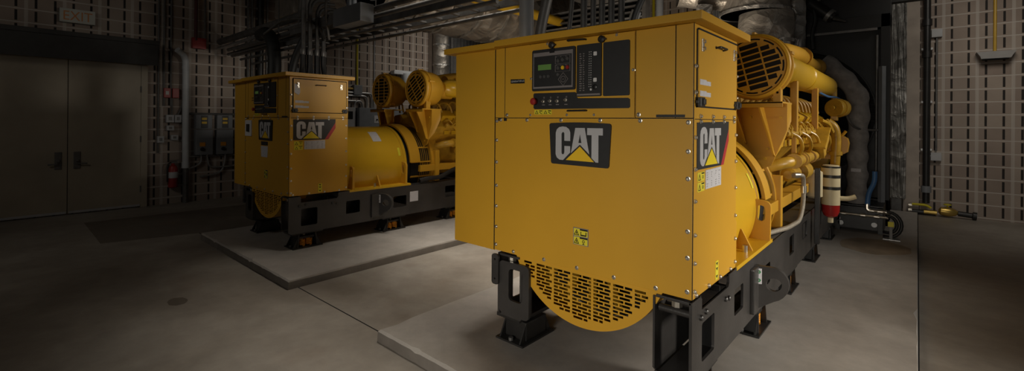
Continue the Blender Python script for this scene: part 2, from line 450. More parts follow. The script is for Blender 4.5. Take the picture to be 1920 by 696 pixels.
    mb = MB().plate([(-.93, 2.178), (-.89, 2.178), (-.89, 2.148), (-.93, 2.148)], [], FY(-.0245), .006); S(mb, 'bezel_latch', 'screen')
    mb = MB().plate([(-1.026, 2.076), (-.918, 2.076), (-.918, 2.040), (-1.026, 2.040)], [], FY(-.0225), .003); S(mb, 'display', 'lcd', 'green display')
    def key(x, z, r, m_, nm='button', lab=None):
        mb = MB().lathe([(r, 0), (r, .004), (r * .8, .007)], (x, -.020, z), (0, -1, 0), 14); return S(mb, nm, m_, lab)
    for x in (-1.003, -.971, -.939): key(x, 1.996, .012, 'greyflex')
    for i, x in enumerate((-.862, -.826, -.789)):
        key(x, 2.092 + .005 * i, .013, 'greyflex')
        key(x, 2.046, .013, ('greyflex', 'badge_yellow', 'red')[i], 'button', (None, 'yellow button', 'red button')[i])
    key(-.862, 2.003, .011, 'greyflex')
    mb = MB()
    def frame2(p, w, y):
        n = len(p); c = (sum(a for a, _ in p) / n, sum(b for _, b in p) / n)
        q = [(c[0] + (a - c[0]) * (1 - w), c[1] + (b - c[1]) * (1 - w)) for a, b in p]
        mb.plate(p, [q], FY(y), .002)
    frame2([(-.885, 2.125), (-.768, 2.125), (-.768, 2.072), (-.885, 2.072)], .05, -.0225)
    frame2([(-.885, 2.066), (-.768, 2.066), (-.768, 2.022), (-.885, 2.022)], .05, -.0225)
    frame2([(-.822, 2.016), (-.783, 1.972), (-.822, 1.928), (-.861, 1.972)], .08, -.0225)
    frame2(circ(-.822, 1.972, .02, 14), .12, -.0225)
    mb.text('OK', .012, lambda a, b, d: (-.831 + a, -.0226, 1.968 + b))
    for x in (-.875, -.84, -.80): mb.plate(circ(x, 2.117, .003, 6), [], FY(-.0228), .002); mb.plate(circ(x, 2.062, .003, 6), [], FY(-.0228), .002)
    S(mb, 'keypad_print', 'grey_trim', 'grey printed key outlines')
    # annunciator
    mb = MB().plate(rrect(-.722, -.546, 1.855, 2.178, .008), [], FY(-.018), .011); S(mb, 'annunciator', 'panel', 'black annunciator panel')
    mb = MB().box(-.716, -.552, -.022, -.018, 1.862, 1.872); S(mb, 'annunciator_bar', 'grey_trim')
    mb = MB()
    for k in range(16):
        z = 2.128 - k * .0142
        for x in (-.630, -.617): mb.plate(circ(x, z, .0028, 6), [], FY(-.0195), .002)
    for z in (2.115, 1.955): mb.plate(rrect(-.600, -.576, z - .012, z + .012, .004, 2), [], FY(-.0195), .002)
    mb.plate(circ(-.617, 1.897, .007, 10), [], FY(-.0195), .002)
    S(mb, 'indicator_lights', 'white', 'rows of small pale indicator lights')
    mb = MB()
    rnd = random.Random(3)
    for k in range(17):
        z = 2.124 - k * .0142
        for x, w in ((-.700, .008 + .012 * rnd.random()), (-.675, .006 + .006 * rnd.random())):
            mb.plate([(x, z), (x + w, z), (x + w, z - .006), (x, z - .006)], [], FY(-.0192), .001)
    S(mb, 'annunciator_print', 'grey_trim', 'rows of grey printed text')
    mb = MB().lathe([(.016, 0), (.016, .006), (.012, .008)], (-.588, -.018, 1.912), (0, -1, 0), 14); S(mb, 'horn', 'screen')
    mb = MB().plate(rrect(-.535, -.362, 1.854, 2.177, .01), [], FY(-.016), .009); S(mb, 'blank_panel', 'panel', 'plain black panel')
    mb = MB().plate([(-1.072, 1.882), (-1.064, 1.889), (-.737, 1.886), (-.729, 1.88), (-.727, 1.858), (-.715, 1.847), (-.372, 1.840), (-.360, 1.832), (-.359, 1.787), (-.368, 1.780), (-1.060, 1.781), (-1.070, 1.789)], [], FY(-.012), .005)
    S(mb, 'switch_panel', 'panel', 'black switch panel')
    mb = MB().lathe([(.018, 0), (.018, .016), (.023, .018), (.024, .03), (.019, .036), (.004, .039)], (-1.053, -.012, 1.833), (0, -1, 0), 18); S(mb, 'emergency_stop', 'red', 'red emergency stop button')
    for x, z in ((-.985, 1.832), (-.93, 1.834), (-.872, 1.832), (-.805, 1.838)):
        mb = MB().lathe([(.012, 0), (.012, .006), (.005, .007), (.005, .022), (.003, .024)], (x, -.012, z), (0, -1, 0), 12); S(mb, 'toggle_switch', 'steel', 'bright toggle switch')
    mb = MB()
    for x in (-.985, -.93, -.872, -.805):
        mb.plate(circ(x + .004, 1.857, .006, 8), [circ(x + .004, 1.857, .0035, 8)], FY(-.0128), .001)
        mb.plate([(x - .012, 1.812), (x + .012, 1.812), (x + .012, 1.807), (x - .012, 1.807)], [], FY(-.0128), .001)
    S(mb, 'switch_print', 'grey_trim')
    for x0 in (-1.064, -.99):
        mb = MB().plate([(x0, 1.777), (x0 + .071, 1.777), (x0 + .071, 1.746), (x0, 1.746)], [], FY(-.0095), .002); S(mb, 'warning_label', 'sticker', 'yellow warning label')
        mb = MB(); mb.plate([(x0 + .006, 1.750), (x0 + .034, 1.750), (x0 + .020, 1.774)], [[(x0 + .012, 1.753), (x0 + .028, 1.753), (x0 + .020, 1.768)]], FY(-.0105), .001)
        mb.plate([(x0 + .042, 1.772), (x0 + .066, 1.772), (x0 + .066, 1.766), (x0 + .042, 1.766)], [], FY(-.0105), .001)
        mb.plate([(x0 + .044, 1.762), (x0 + .064, 1.752), (x0 + .064, 1.748), (x0 + .044, 1.757)], [], FY(-.0105), .001)
        S(mb, 'warning_symbol', 'void')
    for pts in ([(-.79, 2.214), (-.79, 2.214), (-.66, 2.210)], [(-.787, 1.768), (-.787, 1.768), (-.652, 1.769)]):
        a, c = pts[0], pts[-1]
        mb = MB().tube([(a[0], -.008, a[1]), (a[0] + .004, -.032, a[1]), (c[0] - .004, -.032, c[1]), (c[0], -.008, c[1])], .006, 8, .01); S(mb, 'pull_handle', 'black', 'black pull handle')
    for x, z in ((-.915, 2.200), (-.543, 2.197)):
        mb = MB().lathe([(.012, 0), (.012, .012), (.022, .013), (.022, .022), (.012, .028)], (x, -.008, z), (0, -1, 0), 14); mb.box(x - .02, x + .03, -.03, -.018, z - .006, z + .006, .002); S(mb, 'quarter_turn_latch', 'black', 'black latch knob')
    # ---- plates and decals
    if first:
        mb = MB().plate([(-1.288, 1.996), (-1.160, 1.992), (-1.160, 1.962), (-1.288, 1.966)], [], FY(-.0025), .003); S(mb, 'name_label', 'void', 'black label reading GENERATOR #2 in white')
        mb = MB().text('GENERATOR #2', .0175, lambda a, b, d: (-1.284 + a * .98, -.0030, 1.974 + b)); S(mb, 'name_lettering', 'white', 'white lettering GENERATOR #2')
    else:
        for z in (1.995, 1.965):
            mb = MB().plate([(-1.20, z), (-1.14, z), (-1.14, z - .010), (-1.20, z - .010)], [], FY(-.0025), .003); S(mb, 'small_plate', 'void')
        mb = MB().plate(rrect(-1.415, -1.185, 1.465, 1.685, .01), [], FY(-.012), .013); S(mb, 'switch_plate', 'white', 'white switch plate')
        mb = MB(); mb.box(-1.33, -1.25, -.03, -.012, 1.525, 1.63, .004); S(mb, 'switch_rocker', 'black', 'black rocker switch')
        mb = MB(); mb.plate([(-.86, 1.405), (-.64, 1.405), (-.64, 1.355), (-.86, 1.355)], [], FY(-.003), .004); S(mb, 'tie_plate', 'black')
        mb = MB(); mb.plate([(-.865, 1.345), (-.635, 1.345), (-.65, 1.20), (-.85, 1.20)], [], FY(-.003), .004); S(mb, 'hanging_tag', 'paper', 'pale hanging paper tag')
        mb = MB(); mb.plate([(.055, 2.14), (.055, 2.03), (.105, 2.00), (.125, 2.03), (.12, 2.12)], [], FX(.013), .003); S(mb, 'paper_tag', 'paper', 'white paper tag')
    # front badge: rounded plate with slightly bowed top
    top = [(-.922 + k / 10 * .427, 1.689 + .006 * math.sin(PI * k / 10)) for k in range(11)]
    pl = [(-.937, 1.676), (-.932, 1.686)] + top + [(-.486, 1.684), (-.481, 1.674), (-.495, 1.432), (-.503, 1.421), (-.51, 1.420), (-.91, 1.424), (-.918, 1.428), (-.922, 1.438)]
    mb = MB().plate(pl, [], FY(-.010), .011); S(mb, 'logo_plate', 'panel', 'black logo plate')
    mb = MB(); mb.plate(WC, [], FY(-.0125), .003); mb.plate(WA, [WAH], FY(-.0125), .003); mb.plate(WT, [], FY(-.0125), .003); S(mb, 'logo_lettering', 'silver_print', 'silver lettering CAT')
    mb = MB().plate(WTRI, [], FY(-.0130), .003); S(mb, 'logo_triangle', 'badge_yellow', 'yellow triangle')
    # side decal
    dy, dz = .883 + .087, .008
    tr = lambda P_: [(a + dy, b + dz) for a, b in P_]
    mb = MB().plate([(.048, 1.700), (.592, 1.707), (.590, 1.662), (.445, 1.445), (.048, 1.445)], [], FX(.004), .004); S(mb, 'logo_decal', 'panel', 'black logo decal')
    mb = MB().plate([(.590, 1.662), (.592, 1.59), (.494, 1.446), (.445, 1.445)], [], FX(.004), .004); S(mb, 'decal_stripe', 'red_stripe', 'red slanted stripe')
    mb = MB(); mb.plate(tr(WC), [], FX(.0055), .002); mb.plate(tr(WA), [tr(WAH)], FX(.0055), .002); mb.plate(tr(WT), [], FX(.0055), .002); S(mb, 'decal_lettering', 'silver_print', 'silver lettering CAT')
    mb = MB().plate(tr(WTRI), [], FX(.006), .002); S(mb, 'decal_triangle', 'badge_lime', 'yellow triangle')
    mb = MB().plate([(.185, 1.434), (.452, 1.438), (.452, 1.328), (.185, 1.328)], [], FX(.003), .003); S(mb, 'data_plate', 'paper', 'white printed data plate')
    mb = MB(); rnd = random.Random(5)
    for cx in (.215, .29, .36, .42):
        for k in range(7):
            if rnd.random() < .8: mb.plate([(cx - .014, 1.42 - k * .0125), (cx - .014 + .026 * rnd.random() + .006, 1.42 - k * .0125), (cx - .014 + .012, 1.416 - k * .0125), (cx - .014, 1.415 - k * .0125)], [], FX(.0036), .001)
    S(mb, 'data_print', 'inkgrey')
    for z0 in (1.430, 1.374):
        mb = MB().plate([(.060, z0), (.165, z0), (.165, z0 - .05), (.060, z0 - .05)], [], FX(.003), .003); S(mb, 'warning_label', 'sticker', 'yellow warning label')
        mb = MB(); mb.plate([(.068, z0 - .044), (.108, z0 - .044), (.088, z0 - .008)], [[(.076, z0 - .040), (.100, z0 - .040), (.088, z0 - .018)]], FX(.0036), .001)
        mb.plate([(.118, z0 - .004), (.160, z0 - .004), (.160, z0 - .011), (.118, z0 - .011)], [], FX(.0036), .001)
        mb.plate(circ(.139, z0 - .028, .010, 8), [circ(.139, z0 - .028, .006, 8)], FX(.0036), .001)
        S(mb, 'warning_symbol', 'void')
    mb = MB().plate([(.365, .885), (.415, .885), (.415, .775), (.365, .775)], [], FX(.003), .003); S(mb, 'warning_label', 'sticker', 'yellow warning label')
    mb = MB()
    for z0 in (.875, .845, .80): mb.plate([(.372, z0), (.405, z0), (.39, z0 - .018)], [], FX(.0036), .001)
    S(mb, 'warning_symbol', 'void')
    # two warning squares on the lower front
    mb = MB().plate([(-.748, 1.032), (-.637, 1.032), (-.637, .925), (-.748, .925)], [], FY(-.003), .003); S(mb, 'warning_label', 'grey_trim', 'white edged warning label')
    for z0 in (1.027, .975):
        mb = MB().plate([(-.743, z0), (-.642, z0), (-.642, z0 - .046), (-.743, z0 - .046)], [], FY(-.0036), .002); S(mb, 'warning_square', 'sticker', 'yellow warning square')
        mb = MB(); mb.plate([(-.742, z0 - .042), (-.703, z0 - .042), (-.722, z0 - .005)], [[(-.735, z0 - .038), (-.710, z0 - .038), (-.722, z0 - .014)]], FY(-.0046), .001)
        if z0 > 1: mb.plate([(-.693, z0 - .016), (-.688, z0 - .016), (-.688, z0 - .034), (-.656, z0 - .034), (-.656, z0 - .016), (-.650, z0 - .016), (-.650, z0 - .042), (-.693, z0 - .042)], [], FY(-.0046), .001)
        else: mb.plate(circ(-.671, z0 - .024, .010, 8), [circ(-.671, z0 - .024, .006, 8)], FY(-.0046), .001); mb.plate([(-.68, z0 - .043), (-.662, z0 - .043), (-.671, z0 - .034)], [], FY(-.0046), .001)
        mb.plate([(-.698, z0), (-.642, z0), (-.642, z0 - .009), (-.698, z0 - .009)], [], FY(-.0046), .001)
        mb.plate([(-.726, z0 - .034), (-.718, z0 - .034), (-.720, z0 - .020), (-.724, z0 - .020)], [], FY(-.0046), .001)
        S(mb, 'warning_symbol', 'void')
    # ---- fan guard (perforated half disc under the enclosure)
    cx, cz, R = -.70, .985, .580
    za = .762; h = math.acos((cz - za) / R)
    out = [(cx + R * math.sin(-h + 2 * h * k / 48), cz - R * math.cos(-h + 2 * h * k / 48)) for k in range(49)]
    holes = []; Rin = R - .048
    bars = [-.36, -.215, -.07, .085, .22, .36]
    row = 0; z = za - .028
    while z > cz - Rin:
        hw = math.sqrt(max(0, Rin ** 2 - (cz - z + .012) ** 2))
        off = (.036 if row % 2 else 0)
        x = -hw + .004
        xs = [b for b in [-9] + bars + [9]]
        for a, b in zip(xs[:-1], xs[1:]):
            lo, hi = max(-hw, a + .008), min(hw, b - .008)
            p = lo + (0 if row % 2 else .0)
            first_w = .034 if row % 2 else .068
            while p < hi - .018:
                w = min(first_w, hi - p); first_w = .068
                if w > .014: holes.append([(cx + p, z), (cx + p + w, z), (cx + p + w, z - .0145), (cx + p, z - .0145)])
                p += w + .009
        z -= .0222; row += 1
    mb = MB().plate(out, holes, FY(.012), .004); guard = B(mb, 'fan_guard', 'yellow')
    rim = MB()
    n = 48
    for k in range(n):
        a, b = out[k], out[k + 1]
        rim.face([(a[0], .012, a[1]), (b[0], .012, b[1]), (b[0], .30, b[1]), (a[0], .30, a[1])])
    rim.build('guard_rim', 'yellow', guard, ORG)
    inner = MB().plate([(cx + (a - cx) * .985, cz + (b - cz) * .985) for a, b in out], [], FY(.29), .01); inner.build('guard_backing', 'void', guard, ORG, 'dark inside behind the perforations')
    # a few blades glimpsed behind the perforations
    bl = MB()
    for k in range(7):
        a = math.radians(200 + k * 23)
        bl.box(.12, .50, -.004, .004, -.05, .05, 0, Matrix.Translation((cx, .17, cz)) @ Matrix.Rotation(-a, 4, 'Y') @ Matrix.Rotation(.6, 4, 'X'))
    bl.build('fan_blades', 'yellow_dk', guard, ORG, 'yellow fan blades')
    # ---- base frame rails
    YE = 6.0
    def rail_hole(y0, y1, z0, z1): return rrect(y0, y1, z0, z1, .018, 3)
    topline = [(0, .745), (.13, .745), (.15, .725), (.15, .668), (.62, .668), (.64, .69), (.64, .742), (.80, .742), (.80, .722), (YE, .722)]
    outer = [(0, .315), (.03, .292), (YE, .292)] + topline[::-1]
    hs = [rail_hole(.15, .36, .375, .59), rail_hole(.75, .955, .44, .61), rail_hole(1.49, 1.72, .42, .585), rail_hole(2.47, 2.68, .46, .64), rail_hole(3.11, 3.37, .49, .66), rail_hole(4.1, 4.35, .46, .64)]
    for sgn in (1, -1):
        xo = 0. if sgn > 0 else -1.40
        f = (lambda a, b, d: (xo - sgn * d, a, b))
        mb = MB().plate(outer, hs, f, .016)
        # flanges
        def fl(z0, z1, y0, y1, w=.20): mb.box(min(xo - sgn * .005, xo - sgn * w), max(xo - sgn * .005, xo - sgn * w), y0, y1, z0, z1, .003)
        fl(.292, .308, .02, YE); fl(.706, .722, .80, YE); fl(.652, .668, .15, .64); fl(.729, .745, .0, .15); fl(.726, .742, .64, .80)
        r_ = B(mb, 'base_rail', 'frame')
        SR = lambda mb, name, m, label=None: mb.build(name, m, r_, ORG, label)
        mb = MB()
        mb.cyl((xo - sgn * .02, .055, .66), (xo - sgn * .20, .055, .66), .020, seg=14); SR(mb, 'tie_rod', 'frame')
        mb = MB(); mb.cyl((xo - sgn * .10, .05, .722), (xo - sgn * .10, .05, .690), .03, seg=8); SR(mb, 'mount_nut', 'steel', 'bright mounting nut')
        if sgn > 0:
            mb = MB(); mb.plate([(.0, .735), (.0, .335), (.02, .315), (1.1, .315), (1.1, .70), (.06, .735)], [], (lambda a, b, d: (xo - .205 - d, a, b)), .012); SR(mb, 'inner_web', 'frame')
            mb = MB(); mb.box(xo - .2, xo - .016, .50, .51, .31, .70); SR(mb, 'rail_dark_backing', 'void', 'dark inside of the rail')  # dark sheet added to stand for the shade inside the rail opening
        if sgn < 0:
          mb = MB(); mb.box(min(xo - sgn * .19, xo - sgn * .208), max(xo - sgn * .19, xo - sgn * .208), .02, .14, .30, .70, .004); SR(mb, 'end_plate', 'frame')
        if sgn < 0:
            mb = MB().plate(rrect(xo + .025, xo + .30, .325, .70, .035), [rrect(xo + .115, xo + .24, .43, .655, .03)], FY(-.012), .02); SR(mb, 'rail_end_plate', 'frame')
            mb = MB().plate(rrect(xo - .035, xo + .03, .52, .738, .02), [circ(xo - .003, .70, .008, 8), circ(xo - .003, .56, .008, 8)], FY(-.03), .016); SR(mb, 'lifting_tab', 'frame')
        for (y, z) in ((.13, .63), (.21, .64), (.56, .61), (.62, .60)):
            mb = MB().lathe([(.016, 0), (.016, .012), (.010, .016)], (xo + sgn * .0, y, z), (sgn, 0, 0), 10); SR(mb, 'bolt', 'frame')
        # lifting lug with a round hole
        lug = [(1.30, .64), (1.30, .36), (1.42, .35)]
        if sgn > 0:
            yl = 1.22
            prof = [(0, .665), (.09, .660)] + [(.09 + .115 * math.sin(PI * k / 12), .535 + .125 * math.cos(PI * k / 12)) for k in range(1, 12)] + [(.07, .385), (0, .34)]
            mb = MB().plate(prof, [circ(.118, .535, .047, 20)], (lambda a, b, d: (xo + a, yl + d + a * .5, b)), .035); SR(mb, 'lifting_lug', 'frame')
            mb = MB().plate([(.012, .648), (.048, .646), (.048, .535), (.012, .535)], [], (lambda a, b, d: (xo + a, yl - .003 + d + a * .5, b)), .003); SR(mb, 'lift_label', 'paper', 'white lifting point label')
            for zz in (.622, .562):
                mb = MB().plate(circ(.030, zz, .013, 10), [circ(.030, zz, .006, 10)], (lambda a, b, d: (xo + a, yl - .0045 + d + a * .5, b)), .001); SR(mb, 'lift_symbol', M['lift_green'] if first else 'inkgrey')
            mb = MB(); mb.box(xo - .002, xo + .03, 1.12, 1.30, .34, .66, .01); SR(mb, 'lug_base', 'frame')
            if not first:
                mb = MB().plate([(1.78, .625), (1.93, .625), (1.93, .475), (1.78, .475)], [], FX(.004), .004); SR(mb, 'rail_label', 'paper', 'pale label on rail')
    for y in (.62, 1.85, 3.2, 4.6, 5.9): B(MB().box(-1.39, -.01, y, y + .12, .40, .64), 'cross_member', 'frame')
    # ---- alternator barrel
    ax = (-.7, 0, 1.0)
    mb = MB().lathe([(.55, .70), (.598, .765), (.598, 1.74), (.606, 1.742), (.606, 1.79), (.57, 1.80)], ax, (0, 1, 0), 72); alt = B(mb, 'alternator', 'yellow_gloss')
    SA = lambda mb, name, m, label=None: mb.build(name, m, alt, ORG, label)
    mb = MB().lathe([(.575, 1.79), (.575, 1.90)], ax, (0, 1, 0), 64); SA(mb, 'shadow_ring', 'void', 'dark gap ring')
    # wrap-over shroud (upper arc)
    def arc_shell(r0, r1, y0, y1, a0, a1, n=40):
        m_ = MB(); P = lambda r, a, y: (-.7 + r * math.cos(a), y, 1.0 + r * math.sin(a))
        for k in range(n):
            a, b = a0 + (a1 - a0) * k / n, a0 + (a1 - a0) * (k + 1) / n
            for (q) in ([P(r1, a, y0), P(r1, b, y0), P(r1, b, y1), P(r1, a, y1)], [P(r0, a, y0), P(r0, b, y0), P(r0, b, y1), P(r0, a, y1)],
                        [P(r0, a, y0), P(r1, a, y0), P(r1, b, y0), P(r0, b, y0)], [P(r0, a, y1), P(r1, a, y1), P(r1, b, y1), P(r0, b, y1)]): m_.face(q)
        for a in (a0, a1): m_.face([P(r0, a, y0), P(r1, a, y0), P(r1, a, y1), P(r0, a, y1)])
        bmesh.ops.remove_doubles(m_.bm, verts=m_.bm.verts[:], dist=1e-5)
        return m_
    SA(arc_shell(.612, .640, 1.835, 2.02, math.radians(5), math.radians(175)), 'shroud', 'yellow')
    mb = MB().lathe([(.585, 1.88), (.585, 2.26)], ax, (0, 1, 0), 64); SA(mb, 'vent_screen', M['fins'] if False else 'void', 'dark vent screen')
    for a_ in (-62, -40, -18, 4, 26, 150, 172, 194, 216):
        a = math.radians(a_)
        SA(arc_shell(.588, .60, 1.88, 2.25, a, a + .035, 2), 'screen_bar', 'yellow')
    # screen slats across the vent
    mb2 = MB()
    for k in range(6):
        y = 2.05 + k * .036
        m3 = arc_shell(.587, .593, y, y + .010, math.radians(-70), math.radians(80), 30)
        tmp = bpy.data.meshes.new('x'); m3.bm.to_mesh(tmp); mb2.bm.from_mesh(tmp); bpy.data.meshes.remove(tmp); m3.bm.free()
    SA(mb2, 'screen_slats', 'yellow_dk', 'yellow perforated screen')
    mb = MB().lathe([(.57, 2.25), (.625, 2.255), (.625, 2.30), (.57, 2.31)], ax, (0, 1, 0), 64); SA(mb, 'end_flange', 'yellow')
    for sgn in (1, -1):
        xs = (lambda v: v if sgn > 0 else -1.4 - v)
        f2 = lambda y: (lambda a, b, d: (xs(a), y + d, b))
        mb = MB().box(min(xs(-.30), xs(.0)), max(xs(-.30), xs(.0)), .80, 1.80, .724, .752, .003); ft = SA(mb, 'mounting_foot', 'yellow_gloss')
        mb = MB().plate([(-.24, .745), (.0, .745), (.005, 1.02)] + [(-.045 + .05 * math.cos(k * PI / 8), 1.02 + .05 * math.sin(k * PI / 8)) for k in range(1, 5)] + [(-.10, 1.075), (-.14, 1.08)], [rrect(-.10, -.035, .90, 1.03, .032, 4)], f2(1.70), .03); SA(mb, 'lifting_eye_plate', 'yellow')
        mb = MB().plate([(-.24, .745), (-.03, .745), (-.028, 1.0)] + [(-.065 + .04 * math.cos(k * PI / 8), 1.01 + .05 * math.sin(k * PI / 8)) for k in range(1, 5)] + [(-.10, 1.06), (-.13, 1.06)], [rrect(-.095, -.045, .90, 1.02, .024, 4)], f2(.86), .03); SA(mb, 'lifting_eye_plate', 'yellow')
        mb = MB().plate([(-.20, .745), (-.02, .745), (-.10, .90), (-.20, .95)], [], f2(1.28), .018); SA(mb, 'gusset', 'yellow')
        mb = MB().cyl((xs(-.06), 1.22, .752), (xs(-.06), 1.22, .80), .018, seg=8); SA(mb, 'foot_bolt', 'steel', 'bright foot bolt')
    def wrap(a0, a1, y0, y1, r=.6005):
        return arc_shell(r - .001, r + .0012, y0, y1, math.radians(a0), math.radians(a1), 8)
    SA(wrap(40, 60, 1.30, 1.44), 'data_label', 'paper', 'white data label')
    SA(wrap(16, 28, 1.66, 1.70), 'warning_label', 'sticker', 'yellow warning label')
    # ---- engine
    xc = -.7
    half = [(.0, .80), (.26, .80), (.34, .95), (.40, 1.06), (.40, 1.30), (.50, 1.42), (.585, 1.50), (.60, 1.60), (.46, 1.78), (.30, 1.80), (.16, 1.66), (0, 1.62)]
    sec = [(xc + a, b) for a, b in half] + [(xc - a, b) for a, b in half[::-1][1:-1]]
    mb = MB().plate(sec, [], FY(2.30), 3.3); eng = B(mb, 'engine_block', 'yellow_eng')
    SE = lambda mb, name, m, label=None: mb.build(name, m, eng, ORG, label)
    mb = MB().lathe([(.58, 2.30), (.60, 2.32), (.60, 2.44), (.5, 2.47)], ax, (0, 1, 0), 48); SE(mb, 'flywheel_housing', 'yellow_eng')
    for sgn in (1, -1):
        X = lambda v: v if sgn > 0 else -1.4 - v
        fx = lambda x: (lambda a, b, d: (X(x) - sgn * d, a, b))
        tilt = Matrix.Translation((X(-.235), 0, 1.765)) @ Matrix.Rotation(sgn * math.radians(32), 4, 'Y')
        for k in range(8):
            y = 2.50 + k * .385
            mb = MB().box(-.10, .10, y, y + .30, -.05, .075, .03, tilt); mb.box(-.125, .125, y - .02, y + .32, -.09, -.045, .008, tilt)
            vc = SE(mb, 'valve_cover', 'yellow_gloss')
            mb = MB().box(-.14, .14, y - .03, y + .33, -.22, -.09, .01, tilt); SE(mb, 'cylinder_head', 'yellow_eng')
            # injector line and small pipes
            mb = MB().tube([(X(-.14), y + .05, 1.68), (X(-.06), y + .08, 1.72), (X(-.035), y + .16, 1.64), (X(-.05), y + .22, 1.56), (X(-.10), y + .26, 1.54)], .011, 8, .04)
            mb.tube([(X(-.10), y + .24, 1.72), (X(-.03), y + .22, 1.66), (X(-.02), y + .10, 1.60)], .014, 8, .04)
            mb.sphere((X(-.05), y + .05, 1.62), .035, (1, 1.2, 1), 10); mb.cyl((X(-.02), y + .20, 1.58), (X(-.10), y + .20, 1.60), .028, seg=10)
            SE(mb, 'injector_lines', 'yellow_eng')
            mb = MB().box(min(X(-.105), X(-.085)), max(X(-.105), X(-.085)), y + .02, y + .12, 1.47, 1.535, .006); mb.box(min(X(-.105), X(-.085)), max(X(-.105), X(-.085)), y + .17, y + .27, 1.47, 1.535, .006); SE(mb, 'inspection_cover', 'badge_yellow' if False else 'yellow_gloss')
        mb = MB().tube([(X(-.04), 2.5, 1.60), (X(-.04), 5.4, 1.60)], .025, 10); SE(mb, 'fuel_rail', 'yellow_eng')
        mb = MB().box(min(X(-.20), X(-.06)), max(X(-.20), X(-.06)), 2.02, 5.2, .90, 1.0, .008); SE(mb, 'mounting_rail', 'yellow')
        mb = MB().box(min(X(-.22), X(-.04)), max(X(-.22), X(-.04)), 2.30, 2.38, .74, 1.22, .006); SE(mb, 'mounting_foot', 'yellow')
        mb = MB().tube([(X(-.22), 2.42, 1.27), (X(-.05), 2.52, 1.325), (X(.0), 2.75, 1.335), (X(.0), 4.3, 1.335)], .055, 16, .1)
        for y in (2.62, 2.95, 3.05, 3.45, 3.8): mb.lathe([(.072, 0), (.072, .045)], (X(0), y, 1.335), (0, 1, 0), 16)
        SE(mb, 'cooler_pipe', 'yellow_eng')
        SE(MB().lathe([(.05, 0), (.095, .02), (.095, .34), (.05, .37)], (X(-.07), 3.25, 1.18), (0, 1, 0), 18), 'starter_motor', 'yellow_eng'); SE(MB().lathe([(.04, 0), (.07, .02), (.07, .30), (.03, .33)], (X(-.07), 2.75, 1.19), (0, 1, 0), 16), 'starter_motor', 'yellow_eng')
        mb = MB().box(-.10, .10, -.22, .22, -.075, .075, .015, Matrix.Translation((X(-.0), 3.95, 1.47)) @ Matrix.Rotation(math.radians(28), 4, 'X')); mb.box(-.12, .12, -.24, .24, .06, .085, .01, Matrix.Translation((X(-.0), 3.95, 1.47)) @ Matrix.Rotation(math.radians(28), 4, 'X')); SE(mb, 'oil_cooler', 'yellow_eng')
        mb = MB().tube([(X(-.02), 4.95, 1.72), (X(.06), 4.98, 1.66), (X(.08), 5.0, 1.5), (X(.06), 5.0, 1.08)], .055, 14, .12); mb.lathe([(.075, 0), (.075, .05)], (X(.07), 5.0, 1.28), (0, 0, 1), 16); SE(mb, 'water_pipe', 'yellow_eng')
        mb = MB().plate([(5.05, 1.22), (5.9, 1.28), (6.02, 1.34), (6.02, 1.46), (5.85, 1.56), (5.45, 1.52), (5.05, 1.30)], [], fx(.02), .22); SE(mb, 'gear_cover', 'yellow_eng')
        mb = MB().plate([(-.10, 1.49), (.0, 1.50), (.142, 1.528), (.185, 1.50), (.20, 1.437), (.184, 1.316), (.085, 1.254), (.0, 1.30), (-.10, 1.36)], [], (lambda a, b, d: (X(a), 5.10 + d, b)), .16); mb.tube([(X(.10), 5.12, 1.50), (X(.17), 5.12, 1.60)], .018, 8); SE(mb, 'accessory_cover', 'yellow')
        mb = MB()
        for y in (2.7, 3.2, 3.7, 4.2, 4.6): mb = MB().tube([(X(-.03), y, 1.60), (X(.03), y + .06, 1.56), (X(.05), y + .10, 1.46), (X(.01), y + .14, 1.38)], .016, 8, .05); SE(mb, 'oil_line', 'yellow_eng')
        mb = MB().tube([(X(.0), 4.3, 1.74), (X(.05), 4.5, 1.70), (X(.07), 4.7, 1.58), (X(.05), 4.85, 1.62), (X(-.02), 4.9, 1.75)], .022, 8, .08)
        SE(mb, 'oil_line', 'yellow_eng')
        # tall supports carrying the intake tube
        for y in (2.86, 4.1):
            mb = MB().box(min(X(-.07), X(-.01)), max(X(-.07), X(-.01)), y - .03, y + .05, 1.62, 2.12, .004); mb.box(min(X(-.06), X(-.02)), max(X(-.06), X(-.02)), y - .01, y + .03, 1.40, 1.64, .004); SE(mb, 'support_strut', 'yellow')
        # intake tube above the bank, with a rolled band and a blind end
        mb = MB().lathe([(.09, 2.50), (.135, 2.56), (.150, 2.70), (.150, 3.75), (.158, 3.76), (.158, 3.84), (.150, 3.85), (.148, 5.6), (.10, 5.72), (.03, 5.74), (.03, 5.80)], (X(-.13), 0, 2.235), (0, 1, 0), 32)
        mb.lathe([(.02, 0), (.02, .05)], (X(-.13), 2.85, 2.38), (0, 0, 1), 10)
        SE(mb, 'intake_tube', 'yellow_gloss')
        mb = MB().tube([(X(-.30), 2.7, 2.35), (X(-.30), 3.6, 2.53), (X(-.30), 4.6, 2.60), (X(-.30), 5.1, 2.55), (X(-.30), 5.9, 2.55)], .105, 16, .25); mb.sphere((X(-.29), 5.95, 2.56), .135, (1, 1.15, 1), 18); mb.lathe([(.13, 0), (.13, .06)], (X(-.30), 4.8, 2.60), (0, 1, -.05), 18); SE(mb, 'crossover_pipe', 'yellow')
